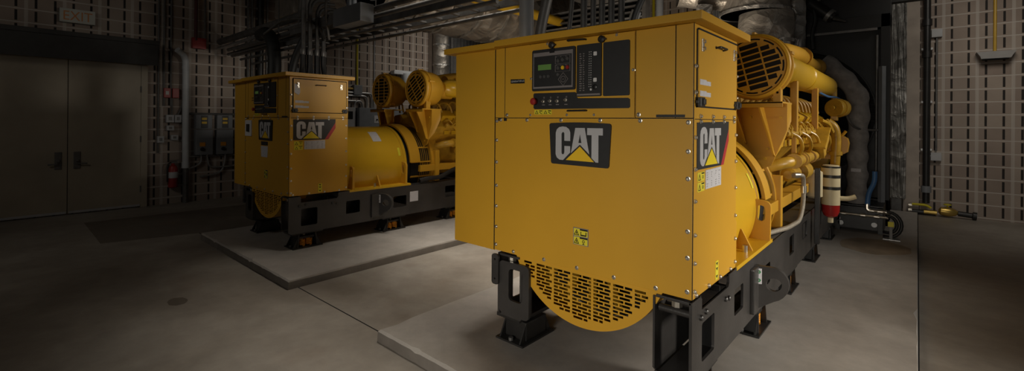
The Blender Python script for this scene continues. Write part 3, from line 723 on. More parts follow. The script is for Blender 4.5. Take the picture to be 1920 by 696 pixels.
        mb = MB().lathe([(.118, 0), (.122, .006), (.122, .09), (.134, .091), (.134, .125), (.122, .126), (.122, .22), (.05, .23)], (X(.0), 5.40, 1.92), (.35, 1, 0), 28); mb.lathe([(.03, -.05), (.03, .0)], (X(.0), 5.40, 1.92), (.35, 1, 0), 14); mb.box(min(X(-.04), X(.04)), max(X(-.04), X(.04)), 5.42, 5.55, 1.74, 1.82, .01); mb.cyl((X(-.02), 5.62, 2.05), (X(-.02), 5.62, 2.20), .035, seg=10); SE(mb, 'belt_alternator', 'yellow_eng')
        # tangle of small lines in the shadow under the filters
        mb = MB()
        rnd = random.Random(11)
        for k in range(12):
            y = 2.35 + k * .22; mb.tube([(X(-.42), y, 1.84), (X(-.30), y + .05, 1.98 + .06 * rnd.random()), (X(-.14), y + .10, 1.96), (X(-.12), y + .14, 1.83)], .016, 7, .07)
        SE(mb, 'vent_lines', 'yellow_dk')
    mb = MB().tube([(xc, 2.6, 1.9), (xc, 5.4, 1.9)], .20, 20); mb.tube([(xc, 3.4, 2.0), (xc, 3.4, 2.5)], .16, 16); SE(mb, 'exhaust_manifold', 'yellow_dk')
    mb = MB().plate([(xc + a, b) for a, b in ((-.5, .85), (.5, .85), (.62, 1.2), (.5, 1.8), (-.5, 1.8), (-.62, 1.2))], [], FY(5.6), .35); SE(mb, 'front_cover', 'yellow_eng')
    # ---- air filters with slotted round grilles on brackets
    for sgn in (1, -1):
        xf = -.215 if sgn > 0 else -1.185
        zf = 2.203; yf = 2.03
        rot = math.radians(14 if (first and sgn > 0) else (33 if sgn > 0 else 0))
        mb = MB().lathe([(.252, .02), (.268, .0), (.286, .01), (.292, .035), (.284, .05), (.284, .075), (.298, .08), (.298, .12), (.280, .13), (.276, .24), (.26, .33), (.21, .40), (.145, .44), (.145, .70)], (xf, yf, zf), (0, 1, 0), 56); af = B(mb, 'air_filter', 'yellow')
        SF = lambda mb, name, m, label=None: mb.build(name, m, af, ORG, label)
        R2 = lambda p: (xf + p[0] * math.cos(rot) - p[1] * math.sin(rot), zf + p[0] * math.sin(rot) + p[1] * math.cos(rot))
        hs = []
        for c0, c1 in ((-.225, -.086), (-.073, .078), (.091, .225)):
            for r_ in range(8):
                z0 = -.204 + r_ * .0525; z1 = z0 + .040
                zz = max(abs(z0), abs(z1)); lim = math.sqrt(max(0, .222 ** 2 - zz ** 2))
                a, b = max(c0, -lim), min(c1, lim)
                if b - a > .04: hs.append([R2(p) for p in ((a, z0), (b, z0), (b, z1), (a, z1))])
        for k in range(12):
            a0 = 2 * PI * k / 12 + .05; a1 = a0 + .40
            arc = [(.246 * math.cos(a0 + (a1 - a0) * j / 5), .246 * math.sin(a0 + (a1 - a0) * j / 5)) for j in range(6)] + [(.232 * math.cos(a1 - (a1 - a0) * j / 5), .232 * math.sin(a1 - (a1 - a0) * j / 5)) for j in range(6)]
            hs.append([R2(p) for p in arc])
        mb = MB().plate([R2(p) for p in circ(0, 0, .258, 48)], hs, FY(yf + .004), .006); SF(mb, 'filter_grille', 'yellow')
        mb = MB().plate(circ(xf, zf, .25, 40), [], FY(yf + .018), .004); SF(mb, 'filter_element', mat('filter_paper_dark', (.018, .018, .022), .9) if (first and sgn > 0) else 'void', 'dark filter element')
        for k in range(5):
            a = math.radians(20 + 72 * k); c = Vector((xf + .300 * math.cos(a), yf + .10, zf + .300 * math.sin(a)))
            SF(MB().box(c.x - .013, c.x + .013, yf + .05, yf + .15, c.z - .013, c.z + .013, .004), 'clamp_clip', 'yellow')
        # bracket: shelf, tapered plate, gussets, strap
        X = lambda v: v if sgn > 0 else -1.4 - v
        mb = MB().box(min(X(-.40), X(.03)), max(X(-.40), X(.03)), 1.98, 2.36, 1.868, 1.884, .003); mb.box(min(X(-.40), X(.03)), max(X(-.40), X(.03)), 1.98, 1.99, 1.835, 1.884, .002); br = B(mb, 'filter_bracket', 'yellow')
        SB = lambda mb, name, m, label=None: mb.build(name, m, br, ORG, label)
        fpl = lambda y: (lambda a, b, d: (X(a), y + d, b))
        mb = MB().plate([(-.40, 1.87), (.03, 1.87), (.03, 1.64), (-.09, 1.32), (-.18, 1.28), (-.31, 1.40), (-.40, 1.60)], [], fpl(2.16), .014); SB(mb, 'bracket_plate', 'yellow')
        mb = MB().plate([(2.0, 1.868), (2.16, 1.868), (2.16, 1.40), (2.12, 1.42), (2.09, 1.60)], [], (lambda a, b, d: (X(-.16 + (1.87 - b) * .22) - d, a, b)), .014); SB(mb, 'bracket_gusset', 'yellow')
        mb = MB().plate([(2.0, 1.868), (2.16, 1.868), (2.16, 1.50), (2.12, 1.52), (2.09, 1.65)], [], (lambda a, b, d: (X(-.37 + (1.87 - b) * .22) - d, a, b)), .014); SB(mb, 'bracket_gusset', 'yellow')
        mb = MB().plate([(2.174, 1.87), (2.34, 1.87), (2.34, 1.72), (2.26, 1.50), (2.174, 1.40)], [], (lambda a, b, d: (X(.03 - max(0, (1.64 - b) * .375)) - sgn * d, a, b)), .012); SB(mb, 'bracket_web', 'yellow')
        mb = MB().box(min(X(-.065), X(-.005)), max(X(-.065), X(-.005)), 2.08, 2.16, 1.884, 2.05, .003); SB(mb, 'support_strap', 'yellow')
        mb = MB()
        for a, b in ((-.26, 1.75), (-.02, 1.75), (-.12, 1.47), (-.14, 1.38)): mb.lathe([(.012, 0), (.012, .012)], (X(a), 2.158, b), (0, -1, 0), 8)
        SB(mb, 'bracket_bolts', 'yellow_gloss')
    # ---- fuel filter canisters, post and hoses on the right side
    if first:
        px, py = .10, 4.30
        mb = MB().lathe([(.06, .70), (.096, .72), (.098, 1.175), (.08, 1.195), (.03, 1.20)], (px, py, 0), (0, 0, 1), 32); ff = B(mb, 'fuel_filter', 'cream', 'cream fuel filter canister with black bands')
        SC = lambda mb, name, m, label=None: mb.build(name, m, ff, ORG, label)
        for z0 in (1.165, 1.045, .905):
            mb = MB().lathe([(.09, z0), (.101, z0), (.101, z0 + (.035 if z0 < 1.1 else .02)), (.09, z0 + (.035 if z0 < 1.1 else .02))], (px, py, 0), (0, 0, 1), 32); SC(mb, 'clamp_band', 'black', 'black band')
        mb = MB().lathe([(.03, .56), (.07, .585), (.092, .64), (.094, .725), (.08, .73)], (px, py, 0), (0, 0, 1), 28); SC(mb, 'collector_bowl', 'bowl', 'dark red collector bowl')
        SC(MB().cyl((px, py, .50), (px, py, .57), .03, seg=12), 'drain_cock', 'cream'); mb = MB().tube([(px + .09, py + .02, .80), (px + .17, py + .05, .80), (px + .24, py + .07, .83)], .028, 10, .03); SC(mb, 'drain_valve', 'cream', 'cream drain valve')
        mb = MB().lathe([(.06, .83), (.085, .85), (.085, 1.13), (.06, 1.15)], (-.02, 3.95, 0), (0, 0, 1), 24); f2_ = B(mb, 'fuel_filter', 'cream', 'cream fuel filter half hidden behind the black post')
        MB().box(.03, .075, 3.62, 3.70, .36, 1.20, .006).build('filter_post', 'black', root, ORG, 'black upright post')
        MB().tube([(-.02, 2.74, 1.19), (.03, 2.85, 1.19), (.03, 2.95, 1.16), (.03, 2.97, 1.02), (.03, 2.93, .86), (.03, 2.75, .75), (.0, 2.35, .745), (-.08, 2.02, .745)], .021, 12, .09).build('braided_hose', 'braid', root, ORG, 'pale braided hose')
        mb = MB().lathe([(.028, 0), (.028, .07)], (.03, 2.965, 1.0), (0, 0, 1), 12); mb.lathe([(.028, 0), (.028, .06)], (-.02, 2.75, 1.19), (.5, .7, 0), 12); mb.build('hose_fitting', 'steel', root, ORG, 'bright hose fitting')
    else:
        MB().tube([(-.03, 1.98, .77), (0, 2.15, .80), (0, 2.35, .79), (-.05, 2.65, .88), (-.10, 2.95, .95)], .035, 10, .1).build('black_hose', 'rubber', root, ORG, 'black hose')
    return root

def make_isolator(loc, label, group, left=False):
    t = thing('spring_isolator', label, 'isolator', loc, group)
    # x to the outside of the rail, y along the rail; origin at base centre
    MB().box(-.13, .13, -.19, .19, 0, .014, .003).build('base_plate', 'black', t)
    for s in (-1, 1):
        if not left:
            MB().plate([(-.112, .014), (.112, .014), (.105, .17), (-.105, .17)], [], (lambda a, b, d: (a, s * (.118 - b * .12) + s * d, b)), .014).build('side_plate', 'black', t)
        for x in (-.095, .095):
            MB().plate([(s * .13, .014), (s * .18, .014), (s * .12, .13)], [], (lambda a, b, d: (x + d - .006, a, b)), .012).build('rib', 'black', t)
        MB().cyl((.0, s * .165, .014), (.0, s * .165, .035), .018, seg=8).build('anchor_bolt', 'galv_dk', t, None, 'dull anchor bolt')
    if left:
        MB().box(-.105, .105, -.12, .12, .014, .150, .01).build('housing', 'black', t)
    else:
        for x in (-.042, .042):
            for y in (-.045, .045):
                pts = []
                for k in range(61):
                    a = 2 * PI * k / 12; pts.append((x + .034 * math.cos(a), y + .034 * math.sin(a), .022 + .085 * k / 60))
                MB().tube(pts, .0085, 6).build('coil_spring', 'orange', t, None, 'orange coil spring')
        MB().box(-.085, .085, -.098, .098, .114, .140, .004).build('spring_cap', 'black', t)
    MB().cyl((0, 0, .138), (0, 0, .18), .022, seg=10).build('adjusting_bolt', 'galv', t, None, 'bright adjusting bolt')
    MB().box(-.11, .11, -.20, .20, .176, .2015, .004).build('top_plate', 'black', t)
    return t

gen1 = make_generator(True)
gen2 = make_generator(False)

ISO_Y = (.255, 1.535, 2.71, 4.05, 5.40)
words = ('under the front end', 'just behind the lifting lug', 'under the middle', 'below the cream fuel filters', 'near the radiator end')
for i, y in enumerate(ISO_Y):
    make_isolator((GX - .12, GY + y, PADZ), 'black spring isolator %s of the right rail of the nearest generator' % words[i], 'spring isolators of the nearest generator')
make_isolator((GX - 1.33, GY + .235, PADZ), 'solid black isolator block left of the perforated guard of the nearest generator', 'spring isolators of the nearest generator', True)
w2 = ('under the front corner', 'below the lifting lug', 'third along the rail')
for i, y in enumerate(ISO_Y[:3]):
    make_isolator((GX + DX - .15, GY + DY + y, PADZ), 'black isolator with orange springs %s of the far generator' % w2[i], 'spring isolators of the far generator')
make_isolator((GX + DX - 1.37, GY + DY + .28, PADZ), 'solid black isolator block behind the round guard of the far generator', 'spring isolators of the far generator', True)

# ------------------------------------------------------------------ room shell
struct(MB().box(LW - .2, 6, -6, BW + .2, -.2, 0).build('floor', 'floor'))
struct(MB().box(LW - .2, LW, -6, BW + .2, 0, 5.5).build('wall_left', 'wallL'))
struct(MB().box(LW, 6, BW, BW + .2, 0, 5.5).build('wall_back', 'wallB'))
struct(MB().box(LW - .2, 6, -6, BW + .2, 5.5, 5.7).build('ceiling', 'ceil'))

def pad(name, x0, x1, y0, y1):
    rnd = random.Random(int(abs(x0) * 100))
    mb = MB(); mb.mi = 0
    # slightly chipped edge outline
    def edge(a, b, n):
        return [(a[0] + (b[0] - a[0]) * k / n, a[1] + (b[1] - a[1]) * k / n) for k in range(n)]
    out = edge((x0, y0), (x1, y0), 60) + edge((x1, y0), (x1, y1), 60) + edge((x1, y1), (x0, y1), 20) + edge((x0, y1), (x0, y0), 60)
    top = []; mid = []; bot = []
    for (x, y) in out:
        q = .010 * rnd.random() + (.02 if rnd.random() < .06 else 0)
        ox = q if x < x0 + .01 else (-q if x > x1 - .01 else 0); oy = q if y < y0 + .01 else (-q if y > y1 - .01 else 0)
        top.append(mb.bm.verts.new((x + ox + (.01 if x < x0 + .01 else 0), y + oy + (.01 if y < y0 + .01 else 0), PADZ)))
        mid.append(mb.bm.verts.new((x, y, PADZ - .012 - .6 * q))); 
        bot.append(mb.bm.verts.new((x - (.012 * rnd.random() if x < x0 + .01 else 0), y - (.012 * rnd.random() if y < y0 + .01 else 0), 0)))
    mb.face  # noqa
    f = mb.bm.faces.new(top); f.material_index = 0
    mb.mi = 0; mb.skin(mid, top)
    mb.mi = 1; mb.skin(bot, mid)
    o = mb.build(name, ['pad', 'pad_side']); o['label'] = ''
    del o['label']; return struct(o)
pad('concrete_pad', -3.102, .012, 1.985, 11.2)
pad('concrete_pad', -3.102 - 4.45, .012 - 4.70, 1.985, 8.5)
# joint lines and a darker filled trench in the slab
mb = MB(); mb.box(-9.5, -3.11, 2.075, 2.085, -.001, .0012); struct(mb.build('floor_joint', 'void'))
mb = MB(); mb.box(.012, .022, -2, 11.6, -.001, .0015); struct(mb.build('floor_joint', 'void'))
mb = MB().plate([(-10.10, 1.03), (-8.28, 1.01), (-8.02, 2.0), (-7.75, 4.2), (-10.0, 4.0)], [], (lambda a, b, d: (a, b, .0016 - d)), .003); struct(mb.build('floor_patch', 'dark_conc'))
for (x, y, r) in ((-5.15, 1.17, .07), (-2.9, .25, .05)):
    mb = MB().plate([(x + r * 1.5 * math.cos(a * PI / 8) * (1 + .2 * random.random()), y + r * math.sin(a * PI / 8) * (1 + .2 * random.random())) for a in range(16)], [], (lambda a, b, d: (a, b, .0014 - d)), .002); struct(mb.build('floor_stain', 'dark_conc'))
mb = MB().box(LW, LW + .18, 8.85, 9.12, 0, 5.5); struct(mb.build('trim_1', 'plaster'))
mb = MB()
for k in range(34): mb.box(LW + .02, LW + (.09 if k % 2 else .06), 9.14 + k * .07, 9.14 + k * .07 + .07, .0, 5.2)
struct(mb.build('trim_2', 'corr'))
t = tag(MB().box(-10.0, -6.98, -.6, .6, -.35, .35, .05).build('insulated_duct', 'foil'), 'dark foil covered duct crossing high above the far generator', 'duct'); t.location = (0, 4.5, 4.12)
mb = MB().plate([(-.44 + .34 * math.cos(k * PI / 9) * (1 + .25 * random.random()), 7.7 + .42 * math.sin(k * PI / 9) * (1 + .2 * random.random())) for k in range(18)], [], (lambda a, b, d: (a, b, PADZ + .0014 - d)), .002); struct(mb.build('floor_stain', 'stain'))
mb = MB().box(-.20, .03, BW - .14, BW, 0, 5.5); struct(mb.build('trim_3', 'plaster'))

# ------------------------------------------------------------------ door wall
d1 = struct(thing('door_1', '', '', (LW, .92, 0)))
for k in ('label', 'category'): del d1[k]
O = Vector((LW, .92, 0))
mb = MB()
mb.box(LW - .02, LW + .06, 1.93, 2.03, 0, 2.80, .004); mb.box(LW - .02, LW + .06, -.19, -.09, 0, 2.80, .004); mb.box(LW - .02, LW + .06, -.19, 2.03, 2.72, 2.82, .004)
mb.build('door_frame', 'door', d1, O)
for i, (y0, y1) in enumerate(((-.09, .915), (.925, 1.93))):
    lf = MB().box(LW - .01, LW + .045, y0, y1, .02, 2.72, .003).build('door_leaf', 'door', d1, O)
    yh = .80 if i == 0 else 1.04
    mb = MB().box(LW + .045, LW + .06, yh - .045, yh + .045, .80, 1.10, .006); mb.box(LW + .06, LW + .10, yh - .02, yh + .02, .93, .97, .004)
    mb.tube([(LW + .06, yh, .90), (LW + .11, yh, .90), (LW + .11, yh + (-.13 if i == 0 else .13), .89)], .012, 8, .02); mb.build('door_handle', 'galv_dk', lf, O, 'dark lever handle on a plate')
    for z in (.35, 1.30, 2.25):
        ys = -.09 if i == 0 else 1.93
        MB().cyl((LW + .055, ys, z - .06), (LW + .055, ys, z + .06), .012, seg=8).build('hinge', 'galv_dk', lf, O)
    MB().box(LW + .045, LW + .055, y0 + .01, y1 - .01, .02, .06).build('door_sweep', 'grey_lt', lf, O)
t = thing('door_hood', 'wide dark hood box mounted above the double doors', 'hood', (LW, .9, 2.74))
O = Vector((LW, .9, 2.74))
MB().plate([(LW, 2.80), (LW + .34, 2.70), (LW + .34, 3.10), (LW, 3.16)], [], (lambda a, b, d: (a, -.45 + d, b)), 2.58).build('hood_body', 'hood', t, O)
MB().box(LW, LW + .37, -.46, 2.15, 3.09, 3.17, .01).build('hood_top', 'hood', t, O)
t = thing('exit_sign', 'pale lit EXIT sign on a box above the door hood', 'sign', (LW, 1.02, 3.36)); O = Vector((LW, 1.02, 3.36))
MB().box(LW, LW + .12, .80, 1.26, 3.36, 3.60, .008).build('sign_box', 'glow', t, O)
MB().text('EXIT', .23, lambda a, b, d: (LW + .122, 1.03 + a * .82, 3.40 + b), align='CENTER').build('sign_lettering', 'exitred', t, O, 'orange red letters EXIT')

def pipe(name, label, cat, pts, r, m, fil=.08, group=None, seg=10, couplings=(), cm=None):
    P0 = Vector(pts[0])
    if couplings:
        t = thing(name, label, cat, P0, group)
        MB().tube(pts, r, seg, fil).build('pipe_run', m, t, P0)
        for (c, d, rr, ln) in couplings: MB().lathe([(rr, 0), (rr, ln)], Vector(c), Vector(d), 14).build('coupling', cm or m, t, P0)
        return t
    o = MB().tube(pts, r, seg, fil).build(name, m, None, P0); o.location = P0
    return tag(o, label, cat, group)

# wall conduits right of the door
X1 = LW + .03
for y, zb, lab in ((2.20, 1.02, 'thin grey conduit on the block wall, first one right of the double doors'), (2.29, 1.95, 'thin grey conduit running down to the upper red alarm device'),
                   (2.40, 1.95, 'thin grey conduit directly left of the white gooseneck pipe, ending at the red devices'), (2.98, 3.25, 'thin grey conduit high on the wall above the pair of motor disconnects')):
    pipe('conduit', lab, 'conduit', [(X1, y, zb), (X1, y, 5.4)], .016, 'galv_dk', 0, 'conduits on the left wall')
pipe('conduit', 'short grey conduit joining the red devices to the switch boxes below', 'conduit', [(X1, 2.42, 1.72), (X1, 2.42, 2.10)], .014, 'galv_dk', 0, 'conduits on the left wall')
pipe('vent_pipe', 'tall white gooseneck pipe standing against the left wall', 'pipe', [(X1 + .18, 2.46, 3.06), (X1 + .12, 2.58, 2.98), (X1 + .06, 2.63, 2.88), (X1 + .06, 2.64, .76)], .058, 'whitepipe', .12, None, 14,
     [((X1 + .06, 2.64, .70), (0, 0, 1), .065, .12), ((X1 + .06, 2.63, 2.70), (0, 0, 1), .063, .06)])
pipe('floor_pipe', 'rusty brown lower pipe under the white gooseneck pipe', 'pipe', [(X1 + .06, 2.64, .70), (X1 + .06, 2.64, 0)], .05, 'galv_dk', 0)
t = thing('fire_alarm_station', 'pair of small red alarm devices on the wall left of the white pipe', 'alarm', (LW, 2.38, 2.10)); O = Vector((LW, 2.38, 2.1))
for y in (2.28, 2.42): MB().box(LW, LW + .07, y, y + .11, 2.11, 2.30, .008).build('alarm_unit', 'red', t, O)
MB().box(LW + .07, LW + .076, 2.31, 2.36, 2.17, 2.24).build('alarm_window', 'white', t, O, 'pale window')
for y, z, w, h, lab in ((2.32, 1.62, .13, .15, 'grey switch box on the wall, left one of the upper pair beside the white pipe'), (2.46, 1.62, .11, .15, 'grey switch box on the wall, right one of the upper pair beside the white pipe'),
                        (2.33, 1.46, .12, .10, 'small grey box under the pair of switch boxes'), (2.40, 1.27, .12, .10, 'lowest grey junction box above the fire extinguisher'), (2.18, 1.22, .11, .13, 'grey junction box at the foot of the conduit nearest the doors')):
    t = thing('switch_box', lab, 'electrical box', (LW, y + w / 2, z), 'grey boxes left of the white pipe'); O = Vector((LW, y + w / 2, z))
    MB().box(LW, LW + .08, y, y + w, z, z + h, .008).build('box_body', 'grey_lt', t, O); MB().box(LW + .08, LW + .088, y + w * .3, y + w * .7, z + h * .3, z + h * .75, .002).build('cover_plate', 'galv_dk', t, O)
t = thing('fire_extinguisher', 'red fire extinguisher hanging on the wall beside the white pipe', 'fire extinguisher', (LW + .10, 2.43, .32)); O = Vector((LW + .1, 2.43, .32))
MB().lathe([(.05, 0), (.078, .02), (.08, .06), (.08, .37), (.06, .43), (.03, .455), (.03, .49)], (LW + .10, 2.43, .32), (0, 0, 1), 24).build('cylinder', 'red', t, O)
MB().lathe([(.0815, .20), (.0815, .32)], (LW + .10, 2.43, .32), (0, 0, 1), 24, False).build('instruction_label', 'paper', t, O, 'white label')
mb = MB().box(LW + .08, LW + .13, 2.40, 2.50, .81, .845, .004); mb.box(LW + .085, LW + .125, 2.38, 2.54, .86, .875, .004); mb.build('valve_handle', 'galv_dk', t, O, 'dull handle')
MB().tube([(LW + .10, 2.40, .83), (LW + .14, 2.33, .80), (LW + .14, 2.33, .45)], .012, 8, .06).build('hose', 'rubber', t, O, 'black hose')
for i, (y, lab) in enumerate(((2.80, 'grey motor disconnect with yellow lamps, left of the pair on the left wall'), (3.18, 'grey motor disconnect with yellow lamps, right of the pair, next to the far generator'))):
    t = thing('motor_disconnect', lab, 'electrical box', (LW, y + .16, .95), 'motor disconnects on the left wall'); O = Vector((LW, y + .16, .95))
    MB().box(LW, LW + .14, y, y + .31, .95, 1.47, .01).build('lower_box', 'grey', t, O)
    MB().box(LW, LW + .15, y + .0, y + .29, 1.49, 1.78, .01).build('upper_box', 'grey', t, O)
    MB().box(LW + .14, LW + .156, y + .09, y + .21, 1.51, 1.76, .004).build('lamp_plate', 'black', t, O, 'black lamp plate')
    for z in (1.70, 1.62): MB().box(LW + .156, LW + .166, y + .10, y + .19, z - .025, z + .02, .003).build('indicator_lamp', 'badge_yellow', t, O, 'yellow lamp')
    MB().box(LW + .14, LW + .15, y + .07, y + .17, 1.13, 1.21, .003).build('warning_label', 'orange', t, O, 'orange label')
    MB().lathe([(.04, 0), (.035, .03)], (LW + .14, y + .12, 1.07), (1, 0, 0), 14).build('selector_knob', 'black', t, O, 'black knob')
pipe('strut_channel', 'dark horizontal strut above the pair of motor disconnects', 'strut', [(LW + .02, 2.66, 1.80), (LW + .02, 3.62, 1.80)], .025, 'galv_dk', 0)
pipe('strut_channel', 'grey horizontal strut below the pair of motor disconnects', 'strut', [(LW + .02, 2.66, .92), (LW + .02, 3.62, .92)], .02, 'galv', 0)
pipe('conduit', 'grey conduit curving from under the left motor disconnect to the wall', 'conduit', [(LW + .06, 2.92, .95), (LW + .06, 2.92, .75), (LW + .06, 2.64, .66)], .02, 'galv', .15, 'conduits on the left wall')
pipe('conduit', 'grey conduit looping low between the two motor disconnects', 'conduit', [(LW + .06, 3.02, .95), (LW + .06, 3.06, .68), (LW + .06, 3.45, .68), (LW + .06, 3.70, .72)], .02, 'galv', .1, 'conduits on the left wall')
pipe('conduit', 'grey conduit curving from under the right motor disconnect behind the far generator', 'conduit', [(LW + .06, 3.36, .95), (LW + .06, 3.36, .82), (LW + .06, 3.30, .55), (LW + .06, 2.9, .5)], .02, 'galv', .15, 'conduits on the left wall')
pipe('conduit', 'thin grey conduit sweeping from the switch boxes up beside the white pipe', 'conduit', [(LW + .04, 2.46, 1.70), (LW + .04, 2.56, 1.85), (LW + .04, 2.60, 2.05)], .014, 'galv_dk', .1, 'conduits on the left wall')
pipe('sprinkler_pipe', 'dark red vertical pipe high on the left wall', 'pipe', [(LW + .10, 2.80, 3.3), (LW + .10, 2.80, 5.4)], .03, 'darkred', 0)
t = tag(MB().box(0, .12, -.12, .12, 0, .22, .01).build('red_junction_box', 'red'), 'small red box on the wall at the end of the overhead pipes', 'box'); t.location = (LW, 2.86, 3.14)
pipe('riser_pipe', 'thick black vertical riser pipe on the left wall behind the far generator', 'pipe', [(LW + .15, 4.02, 0), (LW + .15, 4.02, 5.4)], .065, 'black', 0, None, 14)
for y, lab in ((3.80, 'grey vertical conduit just left of the thick black riser'), (3.88, 'second grey vertical conduit just left of the thick black riser'), (4.20, 'pale wide conduit just right of the thick black riser')):
    pipe('conduit', lab, 'conduit', [(LW + .05, y, 2.0), (LW + .05, y, 5.4)], .022, 'galv_dk' if y < 4 else 'galv', 0, 'conduits on the left wall')
t = thing('switch_box', 'dark box with two looped conduits on the wall above the far generator roof', 'electrical box', (LW, 3.66, 2.30)); O = Vector((LW, 3.66, 2.3))
MB().box(LW, LW + .12, 3.58, 3.74, 2.3, 2.48, .01).build('box_body', 'galv_dk', t, O)
for y in (3.72, 3.76): MB().tube([(LW + .08, y, 2.46), (LW + .10, y + .02, 2.2), (LW + .14, y + .2, 2.08), (LW + .14, y + .5, 2.08)], .014, 8, .15).build('looped_conduit', 'galv', t, O, 'bright looped conduit')
# grey electrical panel behind the far generator roof
t = thing('electrical_panel', 'flat grey electrical panel on the wall behind the conduits of the far generator', 'electrical panel', (LW, 5.05, 1.6)); O = Vector((LW, 5.05, 1.6))
MB().box(LW, LW + .16, 4.80, 5.40, 1.6, 2.92, .01).build('panel_box', 'grey', t, O); MB().box(LW + .16, LW + .175, 4.83, 5.37, 1.64, 2.88, .006).build('panel_door', 'grey', t, O)
MB().box(LW, LW + .14, 5.52, 5.78, 2.55, 2.86, .01)
# yellow conduits
t = thing('conduit', 'bright yellow vertical conduit on the back part of the left wall', 'conduit', (LW + .03, 6.46, 2.45)); O = Vector((LW + .03, 6.46, 2.45))
MB().tube([(LW + .03, 6.46, 2.55), (LW + .03, 6.46, 5.3)], .024, 10).build('pipe_run', 'safety', t, O); MB().box(LW, LW + .10, 6.34, 6.58, 2.36, 2.62, .01).build('end_box', 'grey', t, O, 'grey end box')
pipe('conduit', 'tan horizontal conduit running left from the grey box under the yellow conduit', 'conduit', [(LW + .04, 5.55, 2.52), (LW + .04, 6.34, 2.52)], .03, 'ochre', 0, 'conduits on the left wall')
pipe('conduit', 'thin dark vertical conduit just right of the bright yellow conduit', 'conduit', [(LW + .02, 6.98, 1.9), (LW + .02, 6.98, 5.3)], .016, 'grey_lt', 0, 'conduits on the left wall')
# control cabinet behind the far alternator
t = thing('control_cabinet', 'grey wall cabinet with a square window and a row of knobs behind the far generator', 'control cabinet', (LW, 7.0, 1.35)); O = Vector((LW, 7.0, 1.35))
MB().box(LW, LW + .35, 6.35, 7.70, 1.35, 2.02, .012).build('cabinet_body', 'grey', t, O)
MB().box(LW + .35, LW + .358, 6.78, 7.32, 1.62, 1.82, .002).build('control_label', 'paper', t, O, 'white control plate')
MB().box(LW + .35, LW + .37, 6.98, 7.20, 1.85, 2.0, .004).build('meter_frame', 'black', t, O, 'black meter frame'); MB().box(LW + .37, LW + .374, 7.01, 7.17, 1.87, 1.98).build('meter_face', 'white', t, O, 'white meter face')
for k in range(6): MB().lathe([(.022, 0), (.018, .03)], (LW + .358, 6.86 + k * .07, 1.71), (1, 0, 0), 10).build('knob', 'black' if k != 5 else 'badge_yellow', t, O)
t = thing('control_cabinet', 'small pale cabinet with a dark window at the left of the knob cabinet', 'control cabinet', (LW, 6.2, 1.4)); O = Vector((LW, 6.2, 1.4))
MB().box(LW, LW + .25, 5.95, 6.30, 1.4, 2.02, .01).build('cabinet_body', 'grey_lt', t, O); MB().box(LW + .25, LW + .26, 6.05, 6.22, 1.72, 1.92, .004).build('window', 'void', t, O, 'dark window')
for i, (y0, y1, z, lab) in enumerate(((5.6, 6.9, 2.42, 'uppermost of three bent conduits above the knob cabinet'), (5.7, 6.75, 2.34, 'middle one of three bent conduits above the knob cabinet'), (5.9, 6.6, 2.20, 'lowest of three bent conduits above the knob cabinet'))):
    pipe('conduit', lab, 'conduit', [(LW + .05, y0, z), (LW + .05, y1, z), (LW + .05, y1, 2.02)], .024, 'galv', .12, 'conduits on the left wall')
pipe('conduit', 'small arched conduit standing on top of the knob cabinet', 'conduit', [(LW + .1, 6.35, 2.02), (LW + .1, 6.38, 2.20), (LW + .1, 6.56, 2.20), (LW + .1, 6.60, 2.02)], .022, 'galv', .09, 'conduits on the left wall')
# white drain pipe with a tee
t = thing('drain_pipe', 'white horizontal drain pipe with a bowl shaped tee behind the far air filters', 'pipe', (LW + .12, 8.2, 2.9)); O = Vector((LW + .12, 8.2, 2.9))
MB().tube([(LW + .12, 7.55, 3.06), (LW + .12, 8.78, 3.06)], .065, 14).build('pipe_run', 'whitepipe', t, O)
MB().lathe([(.05, 0), (.11, .10), (.13, .30), (.13, .42)], (LW + .16, 7.92, 2.62), (0, 0, 1), 18).build('tee', 'whitepipe', t, O)
MB().box(LW + .02, LW + .2, 7.5, 8.0, 3.0, 3.1, .02).build('pipe_hanger', 'whitepipe', t, O)
# foil risers in the far corner
def foil_tube(name, label, pts, r, m='foil', seg=28, rings=True, group=None, cat='duct'):
    P0 = Vector(pts[0]); t = thing(name, label, cat, P0, group)
    rnd = random.Random(len(label))
    mb = MB(); P = [Vector(p) for p in pts]; Q = []
    for a, b in zip(P[:-1], P[1:]):
        n = max(2, int((b - a).length / .12))
        Q += [a + (b - a) * (k / n) for k in range(n)]
    Q.append(P[-1])
    mb.tube(Q, [r * (1 + .06 * (rnd.random() - .5)) for _ in Q], seg)
    mb.build('foil_jacket', m, t, P0)
    if rings:
        for k in range(0, len(Q) - 1, 5):
            d = (Q[k + 1] - Q[k]).normalized(); MB().lathe([(r * 1.035, 0), (r * 1.035, .05)], Q[k], d, seg).build('foil_band', 'foil_br', t, P0)
    return t
foil_tube('foil_duct', 'crumpled foil wrapped riser in front of the corrugated sheet, far left corner', [(LW + .35, 9.05, 2.75), (LW + .35, 9.05, 5.4)], .24)
pipe('riser_pipe', 'dark slim riser beside the foil wrapped riser in the far left corner', 'pipe', [(LW + .42, 9.42, 2.9), (LW + .42, 9.42, 5.4)], .05, 'galv_dk', 0)
